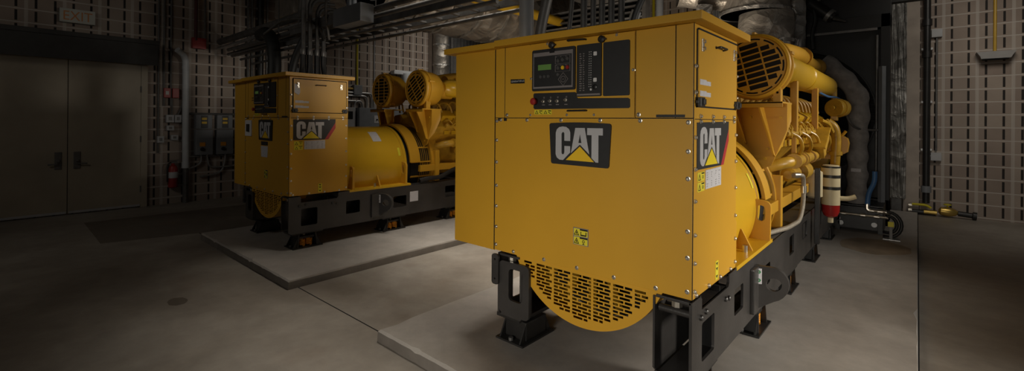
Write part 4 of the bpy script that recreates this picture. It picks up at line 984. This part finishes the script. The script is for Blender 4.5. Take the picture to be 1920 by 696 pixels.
# exhaust silencer above the far generator
foil_tube('exhaust_silencer', 'large horizontal foil wrapped exhaust silencer hanging above the far generator', [(-6.15, 3.7, 3.86), (-6.15, 9.2, 3.86)], .66, 'foil', 40)
foil_tube('exhaust_riser', 'foil wrapped exhaust pipe dropping from the silencer behind the nearest enclosure', [(-6.05, 7.1, 3.3), (-6.05, 7.1, 2.35)], .40, 'foil', 30)
foil_tube('exhaust_bellows', 'bright crumpled foil elbow beside the dropped exhaust pipe', [(-5.35, 7.4, 3.35), (-5.30, 7.45, 2.6)], .17, 'foil_br', 20, False)
pipe('gas_pipe', 'yellow painted pipe slanting under the dark ducts above the generators', 'pipe', [(-5.0, 4.3, 3.55), (-5.0, 8.2, 3.55)], .085, 'ochre', 0, None, 14)
mb = MB().box(-4.35, -2.9, 5.0, 7.2, 3.72, 4.3, .02); tag(mb.build('air_duct', 'galv_dk'), 'dark rectangular air duct above the yellow pipe', 'duct')

# ------------------------------------------------------------------ overhead cable tray in front of / above the far generator
T0 = set(COL.objects)
t = thing('cable_tray', 'long dark ladder cable tray crossing above the far generator', 'cable tray', (-4.9, 3.0, 2.8)); O = Vector((-4.9, 3.0, 2.8))
for y in (2.86, 3.24): MB().box(-7.9, -1.9, y, y + .025, 2.80, 2.875, .003).build('tray_rail', 'galv_dk', t, O)
for k in range(20): MB().box(-7.8 + k * .3, -7.765 + k * .3, 2.88, 3.24, 2.81, 2.83).build('tray_rung', 'galv_dk', t, O)
for y, z, r, x0, x1, m, lab in ((2.86, 2.99, .035, -10.2, -2.2, 'galv_dk', 'dark conduit lying along the front edge of the cable tray'), (2.98, 2.95, .03, -10.6, -2.4, 'galv_dk', 'dark conduit lying along the middle of the cable tray'),
                                (3.12, 2.96, .04, -10.8, -2.5, 'galv_dk', 'dark conduit lying along the rear of the cable tray'), (3.0, 3.27, .065, -11.19, -7.25, 'galv_dk', 'thick grey pipe above the cable tray reaching the red wall box'),
                                (2.95, 3.12, .03, -11.1, -6.6, 'galv', 'slim grey pipe under the thick pipe at the wall end of the tray'), (3.3, 3.15, .03, -11.1, -5.2, 'galv_dk', 'slim dark pipe behind the thick pipe above the tray'),
                                (2.75, 3.16, .11, -4.9, -3.0, 'grey', 'wide grey pipe section beside the junction box overhead'), (2.82, 2.73, .022, -9.4, -2.9, 'galv_dk', 'slim conduit slung under the front of the cable tray'),
                                (3.18, 2.72, .022, -9.9, -2.9, 'galv_dk', 'slim grey conduit slung under the rear of the cable tray')):
    pipe('conduit', lab, 'conduit', [(x0, y, z), (x1, y, z)], r, m, 0, 'conduits on the overhead tray', 12)
t = thing('junction_box', 'grey junction box with two conduits rising from it on the overhead tray', 'electrical box', (-4.75, 2.9, 2.90)); O = Vector((-4.75, 2.9, 2.9))
MB().box(-5.15, -4.50, 2.62, 2.80, 2.80, 3.02, .008).build('box_body', 'grey', t, O)
for x in (-4.90, -4.78): MB().cyl((x, 2.70, 3.02), (x, 2.70, 5.4), .03, seg=12).build('riser_conduit', 'grey', t, O)
t = thing('wireway', 'long dark wireway box sloping away left of the grey junction box', 'wireway', (-5.6, 2.95, 2.92)); O = Vector((-5.6, 2.95, 2.92))
MB().box(-6.5, -5.15, 2.66, 2.79, 2.86, 2.98, .006).build('wireway_body', 'galv_dk', t, O); MB().box(-6.52, -5.13, 2.655, 2.66, 2.94, 2.99).build('wireway_cover', 'galv_dk', t, O)
for i, (x, y) in enumerate(((-7.85, 2.87), (-7.85, 3.25), (-6.9, 2.87), (-6.9, 3.25), (-5.6, 3.25), (-3.4, 2.87))):
    pipe('hanger_rod', 'thin threaded rod hanging the cable tray, %s' % ('front rod at its wall end', 'rear rod at its wall end', 'front rod left of the hoses', 'rear rod left of the hoses', 'rear rod above the far generator', 'front rod near the nearest enclosure')[i], 'rod', [(x, y, 2.84), (x, y, 5.42)], .009, 'galv_dk', 0, 'hanger rods of the cable tray', 6)
t = tag(MB().box(-7.26, -7.20, 2.92, 3.08, 3.12, 3.62, .004).build('tray_strut', 'galv_dk'), 'short upright strut at the end of the thick grey pipe above the tray', 'strut')
for o in list(COL.objects):          # the whole overhead run stands a little further back and higher
    if o not in T0 and o.parent is None:
        o.location += Vector((-.42 if o.name.split('.')[0] in ('junction_box', 'wireway') else 0, .26, .07))
# flexible conduits dropping into the far generator roof
names8 = ('leftmost', 'second from left', 'third from left', 'fourth from left', 'fourth from right', 'third from right', 'second from right', 'rightmost')
for k in range(8):
    y = 2.70 + k * .043 + (.015 if k > 3 else 0); x = -6.02 - (.05 if k % 2 else 0); dx = (-.05, .0, -.02, .03, 0, .03, .05, .02)[k]
    t = thing('flexible_conduit', '%s of the row of conduits dropping into the far generator roof' % names8[k], 'conduit', (x, y, 2.274), 'conduits into the far generator roof'); O = Vector((x, y, 2.274))
    MB().tube([(x + dx, y, 2.274), (x, y, 2.40), (x, y, 2.56)], .027, 10, .05).build('flexible_sleeve', 'rubber', t, O, 'black flexible sleeve')
    MB().lathe([(.03, 0), (.033, .02), (.033, .06), (.024, .08)], (x, y, 2.55), (0, 0, 1), 12).build('connector', 'galv_dk', t, O, 'dull connector')
    top = 3.0 + (7 - k) * .045
    MB().tube([(x, y, 2.6), (x, y, top), (x, y + .06, top + .12), (x, y + .25, top + .14)], .019, 10, .06).build('rigid_conduit', 'greyflex', t, O)
pipe('cable_hose', 'thick black cable hose arching from the tray into the far generator roof', 'hose', [(-8.25, 3.0, 3.10), (-7.95, 2.98, 3.12), (-7.62, 2.95, 2.95), (-7.46, 2.92, 2.6), (-7.44, 2.90, 2.274)], .098, 'rubber', .22, None, 18)
pipe('cable_hose', 'thinner black hose curving down between the thick hose and the conduit row', 'hose', [(-6.72, 3.1, 2.98), (-6.78, 3.06, 2.88), (-6.95, 3.0, 2.6), (-7.0, 2.96, 2.274)], .055, 'rubber', .15, None, 14)
pipe('control_cable', 'thin cable looping from the tray to the rightmost conduits over the far generator', 'cable', [(-7.5, 2.78, 3.0), (-6.9, 2.78, 3.12), (-6.3, 2.78, 3.08), (-6.02, 2.9, 2.98), (-5.98, 2.98, 2.76)], .018, 'galv_dk', .15)
pipe('control_cable', 'thin cable rising in a curve from the right conduits to the ceiling', 'cable', [(-5.86, 2.98, 2.76), (-5.80, 2.9, 3.05), (-5.60, 2.8, 3.25), (-5.2, 2.8, 3.4)], .018, 'galv_dk', .15)

# ------------------------------------------------------------------ conduits on top of the nearest generator
def gw(x, y, z): return (GX + x, GY + y, z)
t = thing('service_column', 'thick grey vertical column pipe rising from the roof of the nearest generator', 'pipe', gw(-1.476, .395, 2.272)); O = Vector(gw(-1.476, .395, 2.272))
MB().lathe([(.058, -.008), (.058, 3.1)], gw(-1.476, .395, 2.272), (0, 0, 1), 24).build('pipe_run', 'grey', t, O); MB().lathe([(.075, -.008), (.075, .02)], gw(-1.476, .395, 2.272), (0, 0, 1), 24).build('base_flange', 'galv_dk', t, O)
pipe('flexible_conduit', 'leaning dark flexible conduit right of the thick grey column', 'conduit', [gw(-1.352, .395, 2.265), gw(-1.33, .395, 2.42), gw(-1.24, .395, 2.75), gw(-1.15, .395, 3.3)], .042, 'greyflex', .1, 'conduits on the nearest generator roof', 14)
for k, (x, r) in enumerate(((-1.058, .017), (-.935, .024), (-.857, .02), (-.786, .022), (-.712, .022), (-.635, .022))):
    lab = ('leftmost', 'second from left', 'third from left', 'third from right', 'second from right', 'rightmost')[k] + ' of the six slim dark conduits rising from the nearest generator roof'
    lean = .03 if k == 0 else 0
    pipe('conduit', lab, 'conduit', [gw(x - lean, .395, 2.27), gw(x, .395, 2.40), gw(x + lean, .395, 2.7), gw(x + lean, .395, 5.4)], r, 'greyflex', .1, 'conduits on the nearest generator roof', 12)
pipe('cable_hose', 'black hose curving up from the nearest generator roof, right of the slim conduits', 'hose', [gw(-.555, .40, 2.27), gw(-.55, .40, 2.38), gw(-.50, .40, 2.50), gw(-.42, .40, 2.62), gw(-.36, .4, 2.9)], .022, 'rubber', .1, None, 12)
t = thing('cable_gland', 'bright slanted cable fitting beside the black hose on the nearest generator roof', 'fitting', gw(-.60, .45, 2.272)); O = Vector(gw(-.60, .45, 2.272))
MB().tube([gw(-.60, .45, 2.26), gw(-.585, .45, 2.36), gw(-.545, .45, 2.45)], [.034, .034, .028], 12).build('gland_body', 'grey', t, O); MB().box(-.02, .02, -.015, .015, -.03, .03, .005, Matrix.Translation(gw(-.562, .43, 2.43)) @ Matrix.Rotation(.4, 4, 'Y')).build('gland_clip', 'steel', t, O, 'bright clip')
# louvered tray run behind
t = thing('louver', 'black horizontal louver bank high behind the nearest generator roof', 'louver', (-4.4, 7.0, 3.2)); O = Vector((-4.4, 7.0, 3.2))
MB().box(-5.4, -3.3, 7.05, 7.1, 3.05, 3.74).build('louver_back', 'void', t, O)
for k in range(7):
    z = 3.12 + k * .095
    MB().box(-5.4, -3.3, 6.93, 7.05, -.012, .012, 0, Matrix.Translation((0, 0, z))).build('louver_blade', 'galv_dk' if k not in (3, 6) else 'galv', t, O)
for x in (-5.4, -3.3): MB().box(x - .03, x + .03, 6.92, 7.1, 3.05, 3.76, .004).build('louver_post', 'galv_dk', t, O)
pipe('conduit', 'grey vertical post conduit behind the roof, left of the slim yellow conduit', 'conduit', [(-3.2, 7.3, 2.4), (-3.2, 7.3, 5.4)], .06, 'grey', 0, None, 14)
pipe('conduit', 'slim yellow vertical conduit on the back wall above the nearest generator', 'conduit', [(-5.31, BW - .04, 3.0), (-5.31, BW - .04, 5.4)], .035, 'safety', 0)
pipe('conduit', 'white slim vertical conduit on the back wall left of the slim yellow conduit', 'conduit', [(-5.62, BW - .04, 3.0), (-5.62, BW - .04, 5.4)], .03, 'whitepipe', 0)
pipe('riser_pipe', 'black vertical riser on the back wall, left of the corrugated panel', 'pipe', [(-4.15, BW - .1, 3.0), (-4.15, BW - .1, 5.4)], .09, 'galv_dk', 0, None, 14)
foil_tube('foil_duct', 'slim foil wrapped riser between the black riser and the corrugated panel', [(-3.86, BW - .12, 3.0), (-3.86, BW - .12, 5.4)], .06, 'foil_br', 14, False)
t = thing('corrugated_panel', 'grey corrugated metal panel on the back wall above the near corner of the roof', 'panel', (-3.1, BW, 3.9)); O = Vector((-3.1, BW, 3.9))
mb = MB()
for k in range(40): mb.box(-3.75 + k * .05, -3.725 + k * .05, BW - .06, BW - .02, 3.6, 5.4)
mb.box(-3.78, -1.75, BW - .03, BW, 3.6, 5.4); mb.build('corrugated_sheet', 'corr', t, O)
MB().tube([(-3.3, BW - .1, 4.2), (-2.7, BW - .1, 4.75)], .03, 8).build('brace', 'grey_lt', t, O); MB().box(-2.66, -2.58, BW - .1, BW - .04, 3.9, 5.3).build('panel_post', 'grey_lt', t, O, 'pale post')

# ------------------------------------------------------------------ exhaust ducts above the nearest engine
foil_tube('exhaust_silencer', 'large upright foil wrapped exhaust duct above the nearest engine', [(-2.0, 8.2, 3.45), (-2.0, 8.2, 5.4)], .50, 'foil', 36)
foil_tube('exhaust_riser', 'narrower foil wrapped exhaust neck between engine and the large upright duct', [(-1.84, 8.25, 2.35), (-1.84, 8.25, 3.45)], .40, 'foil', 30)
foil_tube('exhaust_duct', 'tall bright streaked foil duct at the right of the large upright exhaust duct', [(-1.56, 8.9, 2.75), (-1.56, 8.9, 5.4)], .17, 'foil_br', 24)
foil_tube('exhaust_branch', 'crumpled foil branch reaching left from the large upright exhaust duct', [(-2.35, 8.0, 3.75), (-3.0, 7.6, 3.85)], .22, 'foil', 22, False)
foil_tube('foil_sleeve', 'small bright foil sleeve just above the rear corner of the nearest roof', [(-2.62, 7.6, 3.12), (-2.58, 7.6, 3.58)], .12, 'foil_br', 18, False)
# ------------------------------------------------------------------ radiator behind the nearest engine
RX0, RX1, RY = GX - 1.95, GX + .56, GY + 6.9
t = thing('radiator', 'tall black radiator with round fan shroud behind the nearest engine', 'radiator', ((RX0 + RX1) / 2, RY + .2, PADZ)); O = Vector(((RX0 + RX1) / 2, RY + .2, PADZ))
for x in (RX0, RX1 - .12): MB().box(x, x + .12, RY, RY + .35, PADZ, 3.45, .006).build('side_post', 'rad', t, O)
MB().box(RX0, RX1, RY, RY + .35, 3.24, 3.45, .006).build('top_tank', 'rad', t, O); MB().box(RX0 - .1, RX1, RY + .25, RY + .40, 3.3, 4.7, .006).build('upper_dark_panel', 'rad', t, O)  # upper dark panel is added for the blackness between the beams, hiding the wall
MB().box(RX0, RX1, RY, RY + .35, PADZ, .50, .006).build('bottom_tank', 'rad', t, O)
MB().box(RX0 + .1, RX1 - .1, RY + .18, RY + .30, .5, 3.25).build('core', M['fins'], t, O, 'black finned core')
cxr, czr = (RX0 + RX1) / 2, 1.85
mb = MB().plate([(RX0 + .12, .52), (RX1 - .12, .52), (RX1 - .12, 3.22), (RX0 + .12, 3.22)], [circ(cxr, czr, 1.08, 48)], (lambda a, b, d: (a, RY + .10 + d, b)), .02); mb.build('shroud_plate', 'rad', t, O)
mb = MB().lathe([(1.08, 0), (1.10, 0), (1.10, -.12), (1.08, -.12)], (cxr, RY + .10, czr), (0, 1, 0), 48, False); mb.build('fan_ring', 'rad', t, O)
mb = MB()
for k in range(8): mb.box(.15, 1.02, -.006, .006, -.13, .13, 0, Matrix.Translation((cxr, RY + .05, czr)) @ Matrix.Rotation(k * PI / 4 + .2, 4, 'Y') @ Matrix.Rotation(.6, 4, 'X'))
mb.lathe([(.18, -.04), (.18, .1)], (cxr, RY + .03, czr), (0, 1, 0), 20); mb.build('fan', 'rad', t, O)
MB().box(GX - .56, GX + .40, RY - .03, RY, 3.195, 3.235, .004).build('edge_bar', 'galv_dk', t, O, 'grey edge bar')
pipe('coolant_line', 'slim grey vertical line at the right post of the radiator', 'pipe', [gw(.40, 6.80, .95), gw(.40, 6.80, 3.1)], .018, 'galv_dk', 0)
pipe('drain_line', 'upright dark grey square post in front of the radiator', 'post', [gw(.47, 6.75, PADZ), gw(.47, 6.75, 2.6)], .045, 'grey', 0, None, 4)
t = thing('pipe_skid', 'low black skid with valves and two cross pipes at the foot of the radiator', 'skid', gw(.2, 6.25, PADZ)); O = Vector(gw(.2, 6.25, PADZ))
MB().box(GX - .12, GX + .52, GY + 6.12, GY + 6.20, .13, .46, .006).build('skid_beam', 'black', t, O)
MB().box(GX - .12, GX + .52, GY + 6.2, GY + 6.9, .46, .48, .004).build('skid_plate', 'black', t, O)
for x in (-.05, .46): MB().box(GX + x, GX + x + .06, GY + 6.1, GY + 6.85, PADZ, .46, .004).build('skid_leg', 'black', t, O)
for z, x1 in ((.35, .58), (.43, .60)):
    mb = MB().tube([gw(-.09 if z < .4 else .33, 6.06, z), gw(x1, 6.06, z)], .020, 10)
    for x in ((.03, .26, .42) if z < .4 else (.36, .46, .55)): mb.lathe([(.030, 0), (.030, .06)], gw(x, 6.06, z), (1, 0, 0), 12)
    mb.build('cross_pipe', 'steel', t, O, 'bright cross pipe with couplings')
for x, z in ((-.02, .27), (.02, .20), (.42, .22)): MB().lathe([(.035, 0), (.035, .02)], gw(x, 6.12, z), (0, -1, 0), 12).build('flange_bolt', 'galv', t, O)
pipe('hose', 'blue hose curving down to the pipe skid in front of the radiator', 'hose', [gw(.42, 6.15, 1.0), gw(.42, 6.15, .84), gw(.35, 6.1, .68), gw(.34, 6.08, .50)], .032, 'blue', .15, None, 12)
pipe('hose_elbow', 'pale fitting joining the blue hose to the upper cross pipe', 'fitting', [gw(.34, 6.07, .52), gw(.34, 6.06, .44), gw(.40, 6.06, .43)], .028, 'steel', .03)
for r, lab in ((.17, 'outer of two black rubber hoses looping at the end of the pipe skid'), (.11, 'inner of two black rubber hoses looping at the end of the pipe skid')):
    c = gw(.585, 6.05, .27)
    pipe('hose_loop', lab, 'hose', [(c[0] - .02, c[1], c[2] + r)] + [(c[0] + .85 * r * math.sin(a), c[1] - .03 * a, c[2] + r * math.cos(a)) for a in [PI * k / 10 for k in range(1, 11)]] + [(c[0] - .05, c[1] - .12, c[2] - r + .01)], .022, 'rubber', 0, 'looped hoses at the pipe skid', 12)
t = thing('valve_stand', 'small steel stand with a yellow tag under the looped hoses', 'stand', gw(.62, 5.85, PADZ)); O = Vector(gw(.62, 5.85, PADZ))
MB().box(GX + .60, GX + .635, GY + 5.84, GY + 5.88, PADZ, .36, .003).build('stand_leg', 'galv_dk', t, O); MB().box(GX + .53, GX + .72, GY + 5.78, GY + 5.96, PADZ, PADZ + .012, .002).build('stand_base', 'galv', t, O)
MB().box(GX + .585, GX + .65, GY + 5.82, GY + 5.835, .27, .34, .002).build('valve_tag', 'sticker', t, O, 'yellow tag')
# insulated intake hose from the engine to the skid
t = thing('insulated_hose', 'thick grey quilted insulated hose from the engine pipe down to the pipe skid', 'hose', gw(.2, 6.25, .5)); O = Vector(gw(.2, 6.25, .5))
mb = MB()
pts = [gw(-.24, 6.25, 2.68), gw(-.14, 6.25, 2.60), gw(.075, 6.25, 2.345), gw(.215, 6.25, 2.12), gw(.225, 6.25, 1.95), gw(.21, 6.25, 1.66), gw(.20, 6.25, .50)]
Q = []
P = [Vector(p) for p in pts]
for a, b in zip(P[:-1], P[1:]):
    n = max(2, int((b - a).length / .05)); Q += [a + (b - a) * k / n for k in range(n)]
Q.append(P[-1])
for _ in range(3): Q = [Q[0]] + [(Q[i - 1] + Q[i] * 2 + Q[i + 1]) / 4 for i in range(1, len(Q) - 1)] + [Q[-1]]
mb.tube(Q, [.125 + .012 * math.sin(k * 1.1) + .008 * random.random() for k in range(len(Q))], 20); mb.build('quilted_jacket', 'blanket', t, O)
MB().box(GX + .14, GX + .26, GY + 6.115, GY + 6.125, .98, 1.03).build('jacket_label', 'paper', t, O, 'white label')
pipe('control_cable', 'thin dark cable swinging from the engine around the quilted hose', 'cable', [gw(-.02, 6.0, 2.08), gw(.06, 6.0, 2.02), gw(.10, 6.05, 1.75), gw(.20, 6.08, 1.62), gw(.40, 6.4, 1.60), gw(.42, 6.75, 1.60)], .016, 'galv_dk', .15)
pipe('control_cable', 'thin bluish cable crossing above the yellow belt alternator', 'cable', [gw(-.10, 4.6, 2.12), gw(-.02, 5.0, 2.06), gw(.0, 5.6, 2.08), gw(.05, 6.05, 2.04)], .014, 'blue', .1)
# overhead black steel at the radiator
for z, y, lab in ((4.05, 9.9, 'upper dark steel beam crossing above the radiator'), (3.75, 9.75, 'lower dark steel beam crossing above the radiator')):
    t = tag(MB().box(-1.0, 1.45, -.08, .08, -.08, .08, .006).build('steel_beam', 'rad'), lab, 'beam', 'steel beams above the radiator'); t.location = (-1.7 + .8, y, z)
fx0, fy0 = -1.33, 9.22
t = thing('exhaust_flap', 'black slanted pipe with a bright clamp hanging above the radiator', 'pipe', (fx0, fy0, 3.7)); O = Vector((fx0, fy0, 3.7))
MB().tube([(fx0 - .05, fy0, 3.74), (fx0 + .12, fy0, 3.58), (fx0 + .28, fy0, 3.44)], [.10, .10, .085], 18).build('pipe_run', 'black', t, O); MB().lathe([(.11, 0), (.11, .06)], (fx0 + .20, fy0, 3.51), (.17, 0, -.14), 18).build('clamp', 'galv', t, O, 'bright clamp'); MB().tube([(fx0 + .28, fy0, 3.44), (fx0 + .45, fy0, 3.36)], [.05, .02], 10).build('pipe_tip', 'black', t, O)
MB().tube([(fx0, fy0 - .05, 3.66), (fx0 + .04, fy0 - .05, 3.45), (fx0 - .02, fy0 - .05, 3.2), (fx0, fy0 - .05, 2.95)], .03, 10, .1).build('drop_hose', 'rubber', t, O, 'black drop hose')
MB().cyl((fx0 + .06, fy0, 3.75), (fx0 + .06, fy0, 5.4), .04, seg=10).build('hanger', 'galv_dk', t, O)
# ------------------------------------------------------------------ right part of the back wall
t = thing('foil_post', 'crinkled foil wrapped post at the right of the radiator', 'post', (-.27, BW - .25, .3)); O = Vector((-.27, BW - .25, .3))
mb = MB().box(-.40, -.17, BW - .36, BW - .14, .30, 5.4, .02); bmesh.ops.subdivide_edges(mb.bm, edges=mb.bm.edges[:], cuts=12, use_grid_fill=True)
rnd = random.Random(4)
for v in mb.bm.verts: v.co += Vector((rnd.uniform(-.014, .014), rnd.uniform(-.02, .02), rnd.uniform(-.02, .02)))
mb.build('foil_wrap', 'foil_post', t, O, 'crinkled foil'); MB().box(-.37, -.22, BW - .34, BW - .2, 0, .32, .004).build('post_foot', 'galv_dk', t, O)
t = thing('riser_pipe', 'black vertical riser pipe with couplings on the back wall, right of the foil post', 'pipe', (.13, BW - .12, .2)); O = Vector((.13, BW - .12, .2))
MB().cyl((.13, BW - .12, .22), (.13, BW - .12, 5.4), .052, seg=18).build('pipe_run', 'black', t, O)
for z in (3.55, 2.95, .42): MB().lathe([(.072, 0), (.072, .12)], (.13, BW - .12, z), (0, 0, 1), 16).build('coupling', 'black' if z > 1 else 'grey', t, O)
for z in (2.1, 3.1, 1.2): MB().box(.05, .21, BW - .08, BW, z, z + .04, .003).build('clamp', 'galv', t, O, 'bright clamp')
t = thing('conduit', 'thin grey vertical conduit between two boxes on the back wall at right', 'conduit', (.265, BW - .03, 1.1)); O = Vector((.265, BW - .03, 1.1))
MB().cyl((.265, BW - .03, 1.2), (.265, BW - .03, 3.36), .016, seg=10).build('pipe_run', 'galv_dk', t, O)
for z in (3.33, 1.02):
    MB().box(.19, .34, BW - .09, BW, z, z + .15, .008).build('junction_box', 'grey_lt', t, O, 'pale junction box')
    MB().cyl((.13, BW - .05, z + .08), (.19, BW - .05, z + .08), .014, seg=8).build('nipple', 'galv', t, O)
t = thing('wall_or_fill_light', 'pale wedge shaped light fixture on the back wall at right', 'light fixture', (1.03, BW, 2.80)); O = Vector((1.03, BW, 2.8))
mb = MB().plate([(.78, 2.985), (1.27, 2.985), (1.22, 2.90), (1.20, 2.86), (.84, 2.86), (.83, 2.90)], [], (lambda a, b, d: (a, BW - .20 + d, b)), .20); mb.build('housing', 'sconce', t, O)
MB().box(.86, 1.18, BW - .21, BW - .02, 2.845, 2.86, .003).build('lens', 'void', t, O, 'dark unlit lens')
pipe('conduit', 'yellow vertical conduit above the wedge shaped wall light', 'conduit', [(1.02, BW - .03, 2.98), (1.02, BW - .03, 5.4)], .022, 'ochre', 0)
t = thing('hand_valve', 'yellow and black pipe valve assembly lying on the floor against the back wall', 'valve', (.25, BW - .2, 0)); O = Vector((.25, BW - .2, 0))
yv = BW - .20
MB().tube([(-.10, yv, .05), (.26, yv, .05)], .042, 12).build('pipe_body', 'black', t, O); MB().tube([(-.10, yv, .17), (-.06, yv, .19), (.14, yv, .19), (.20, yv, .14)], .022, 10, .05).build('handle', 'safety', t, O, 'yellow handle')
for z in (.16, .07): MB().lathe([(.045, 0), (.045, .05)], (-.12, yv, z), (1, 0, 0), 14).build('end_cap', 'steel', t, O, 'bright end cap')
MB().tube([(.10, yv, .06), (.28, yv, .06)], .046, 12).build('brass_fitting', 'brass', t, O, 'brass fitting')
MB().lathe([(.03, 0), (.075, .03), (.085, .14), (.06, .22), (.03, .26)], (.30, yv, .11), (1, 0, -.05), 18).build('valve_body', 'brass', t, O, 'brass valve body')
mb = MB().cyl((.42, yv, .16), (.42, yv, .23), .012, seg=8); mb.lathe([(.01, 0), (.055, .005), (.055, .02), (.01, .03)], (.42, yv, .22), (0, 0, 1), 16); mb.build('hand_wheel', 'safety', t, O, 'yellow hand wheel')
MB().lathe([(.045, 0), (.045, .18), (.07, .19), (.07, .24)], (.56, yv, .09), (1, 0, -.08), 16).build('black_nozzle', 'black', t, O, 'black nozzle')

# ------------------------------------------------------------------ camera
YAW, ROLL, F, CY, H = .7215, .0077, 864.06, 227.09, 1.7
fw = Vector((-math.sin(YAW), math.cos(YAW), 0)); rt0 = Vector((math.cos(YAW), math.sin(YAW), 0)); up0 = Vector((0, 0, 1))
rt = rt0 * math.cos(ROLL) + up0 * math.sin(ROLL); up = up0 * math.cos(ROLL) - rt0 * math.sin(ROLL)
cam = bpy.data.cameras.new('camera'); co = bpy.data.objects.new('camera', cam); COL.objects.link(co)
mw = Matrix((rt, up, -fw)).transposed().to_4x4(); mw.translation = Vector((0, 0, H)); co.matrix_world = mw
cam.sensor_width = 36; cam.sensor_fit = 'HORIZONTAL'; cam.lens = F / 1920 * 36; cam.shift_y = -(348 - CY) / 1920; cam.clip_start = .05
scn.camera = co

# ------------------------------------------------------------------ lights
def area(name, loc, tgt, sx, sy, e, col=(1, .93, .82), spread=None):
    l = bpy.data.lights.new(name, 'AREA'); l.shape = 'RECTANGLE'; l.size = sx; l.size_y = sy; l.energy = e; l.color = col
    if spread: l.spread = math.radians(spread)
    o = bpy.data.objects.new(name, l); COL.objects.link(o); o.location = loc
    o.rotation_euler = (Vector(tgt) - Vector(loc)).to_track_quat('-Z', 'Y').to_euler()
    return o
area('ceiling_or_fill_light', (3.8, 4.1, 1.7), (-.9, 3.4, .80), .8, 1.2, 24, spread=55)  # low side lamp added at the right to brighten the enclosure side
area('ceiling_or_fill_light', (-.6, -3.4, 1.6), (-1.75, 2.6, .50), 2.6, .8, 17, spread=52)  # unseen fill lamp added behind the camera for the enclosure front
area('ceiling_or_fill_light', (-3.8, 3.6, 5.2), (-3.5, 3.8, 0), .8, 1.6, 50, spread=70)
area('ceiling_or_fill_light', (-8.4, 8.4, 4.9), (-10.9, 8.6, 2.2), 1.0, 2.0, 14, spread=96)  # lamp added to brighten the far part of the left wall
area('ceiling_or_fill_light', (1.0, 8.4, 4.6), (1.0, 11.7, 2.0), 1.2, 1.2, 16, spread=110)  # lamp added to lift the right part of the back wall
area('ceiling_or_fill_light', (3.0, 7.4, 3.2), (-1.0, 6.0, 1.7), .8, 1.2, 20, spread=60)  # extra lamp added out of view to light the engine and intake tube
area('wall_or_fill_light', (-7.0, -1.5, 3.8), (-8.8, 2.6, 1.3), 1.6, .8, 5, spread=110)  # unseen fill added for the far generator front and the door side
area('fill_uplight', (-3.2, 4.3, .9), (-4.6, 6.6, 3.4), .6, .6, 15, (1, .88, .72), spread=120)  # hidden uplight added to brighten the underside of the foil silencer
area('fill_uplight', (-2.9, 6.4, .9), (-1.9, 8.3, 4.0), .5, .5, 26, (1, .86, .68), spread=110)  # second hidden uplight, added for the foil ducts over the nearest engine
w = bpy.data.worlds.new('world'); scn.world = w; w.use_nodes = True
w.node_tree.nodes['Background'].inputs[0].default_value = (.9, .86, .8, 1); w.node_tree.nodes['Background'].inputs[1].default_value = .036
scn.view_settings.view_transform = 'Standard'; scn.view_settings.look = 'None'; scn.view_settings.exposure = 0
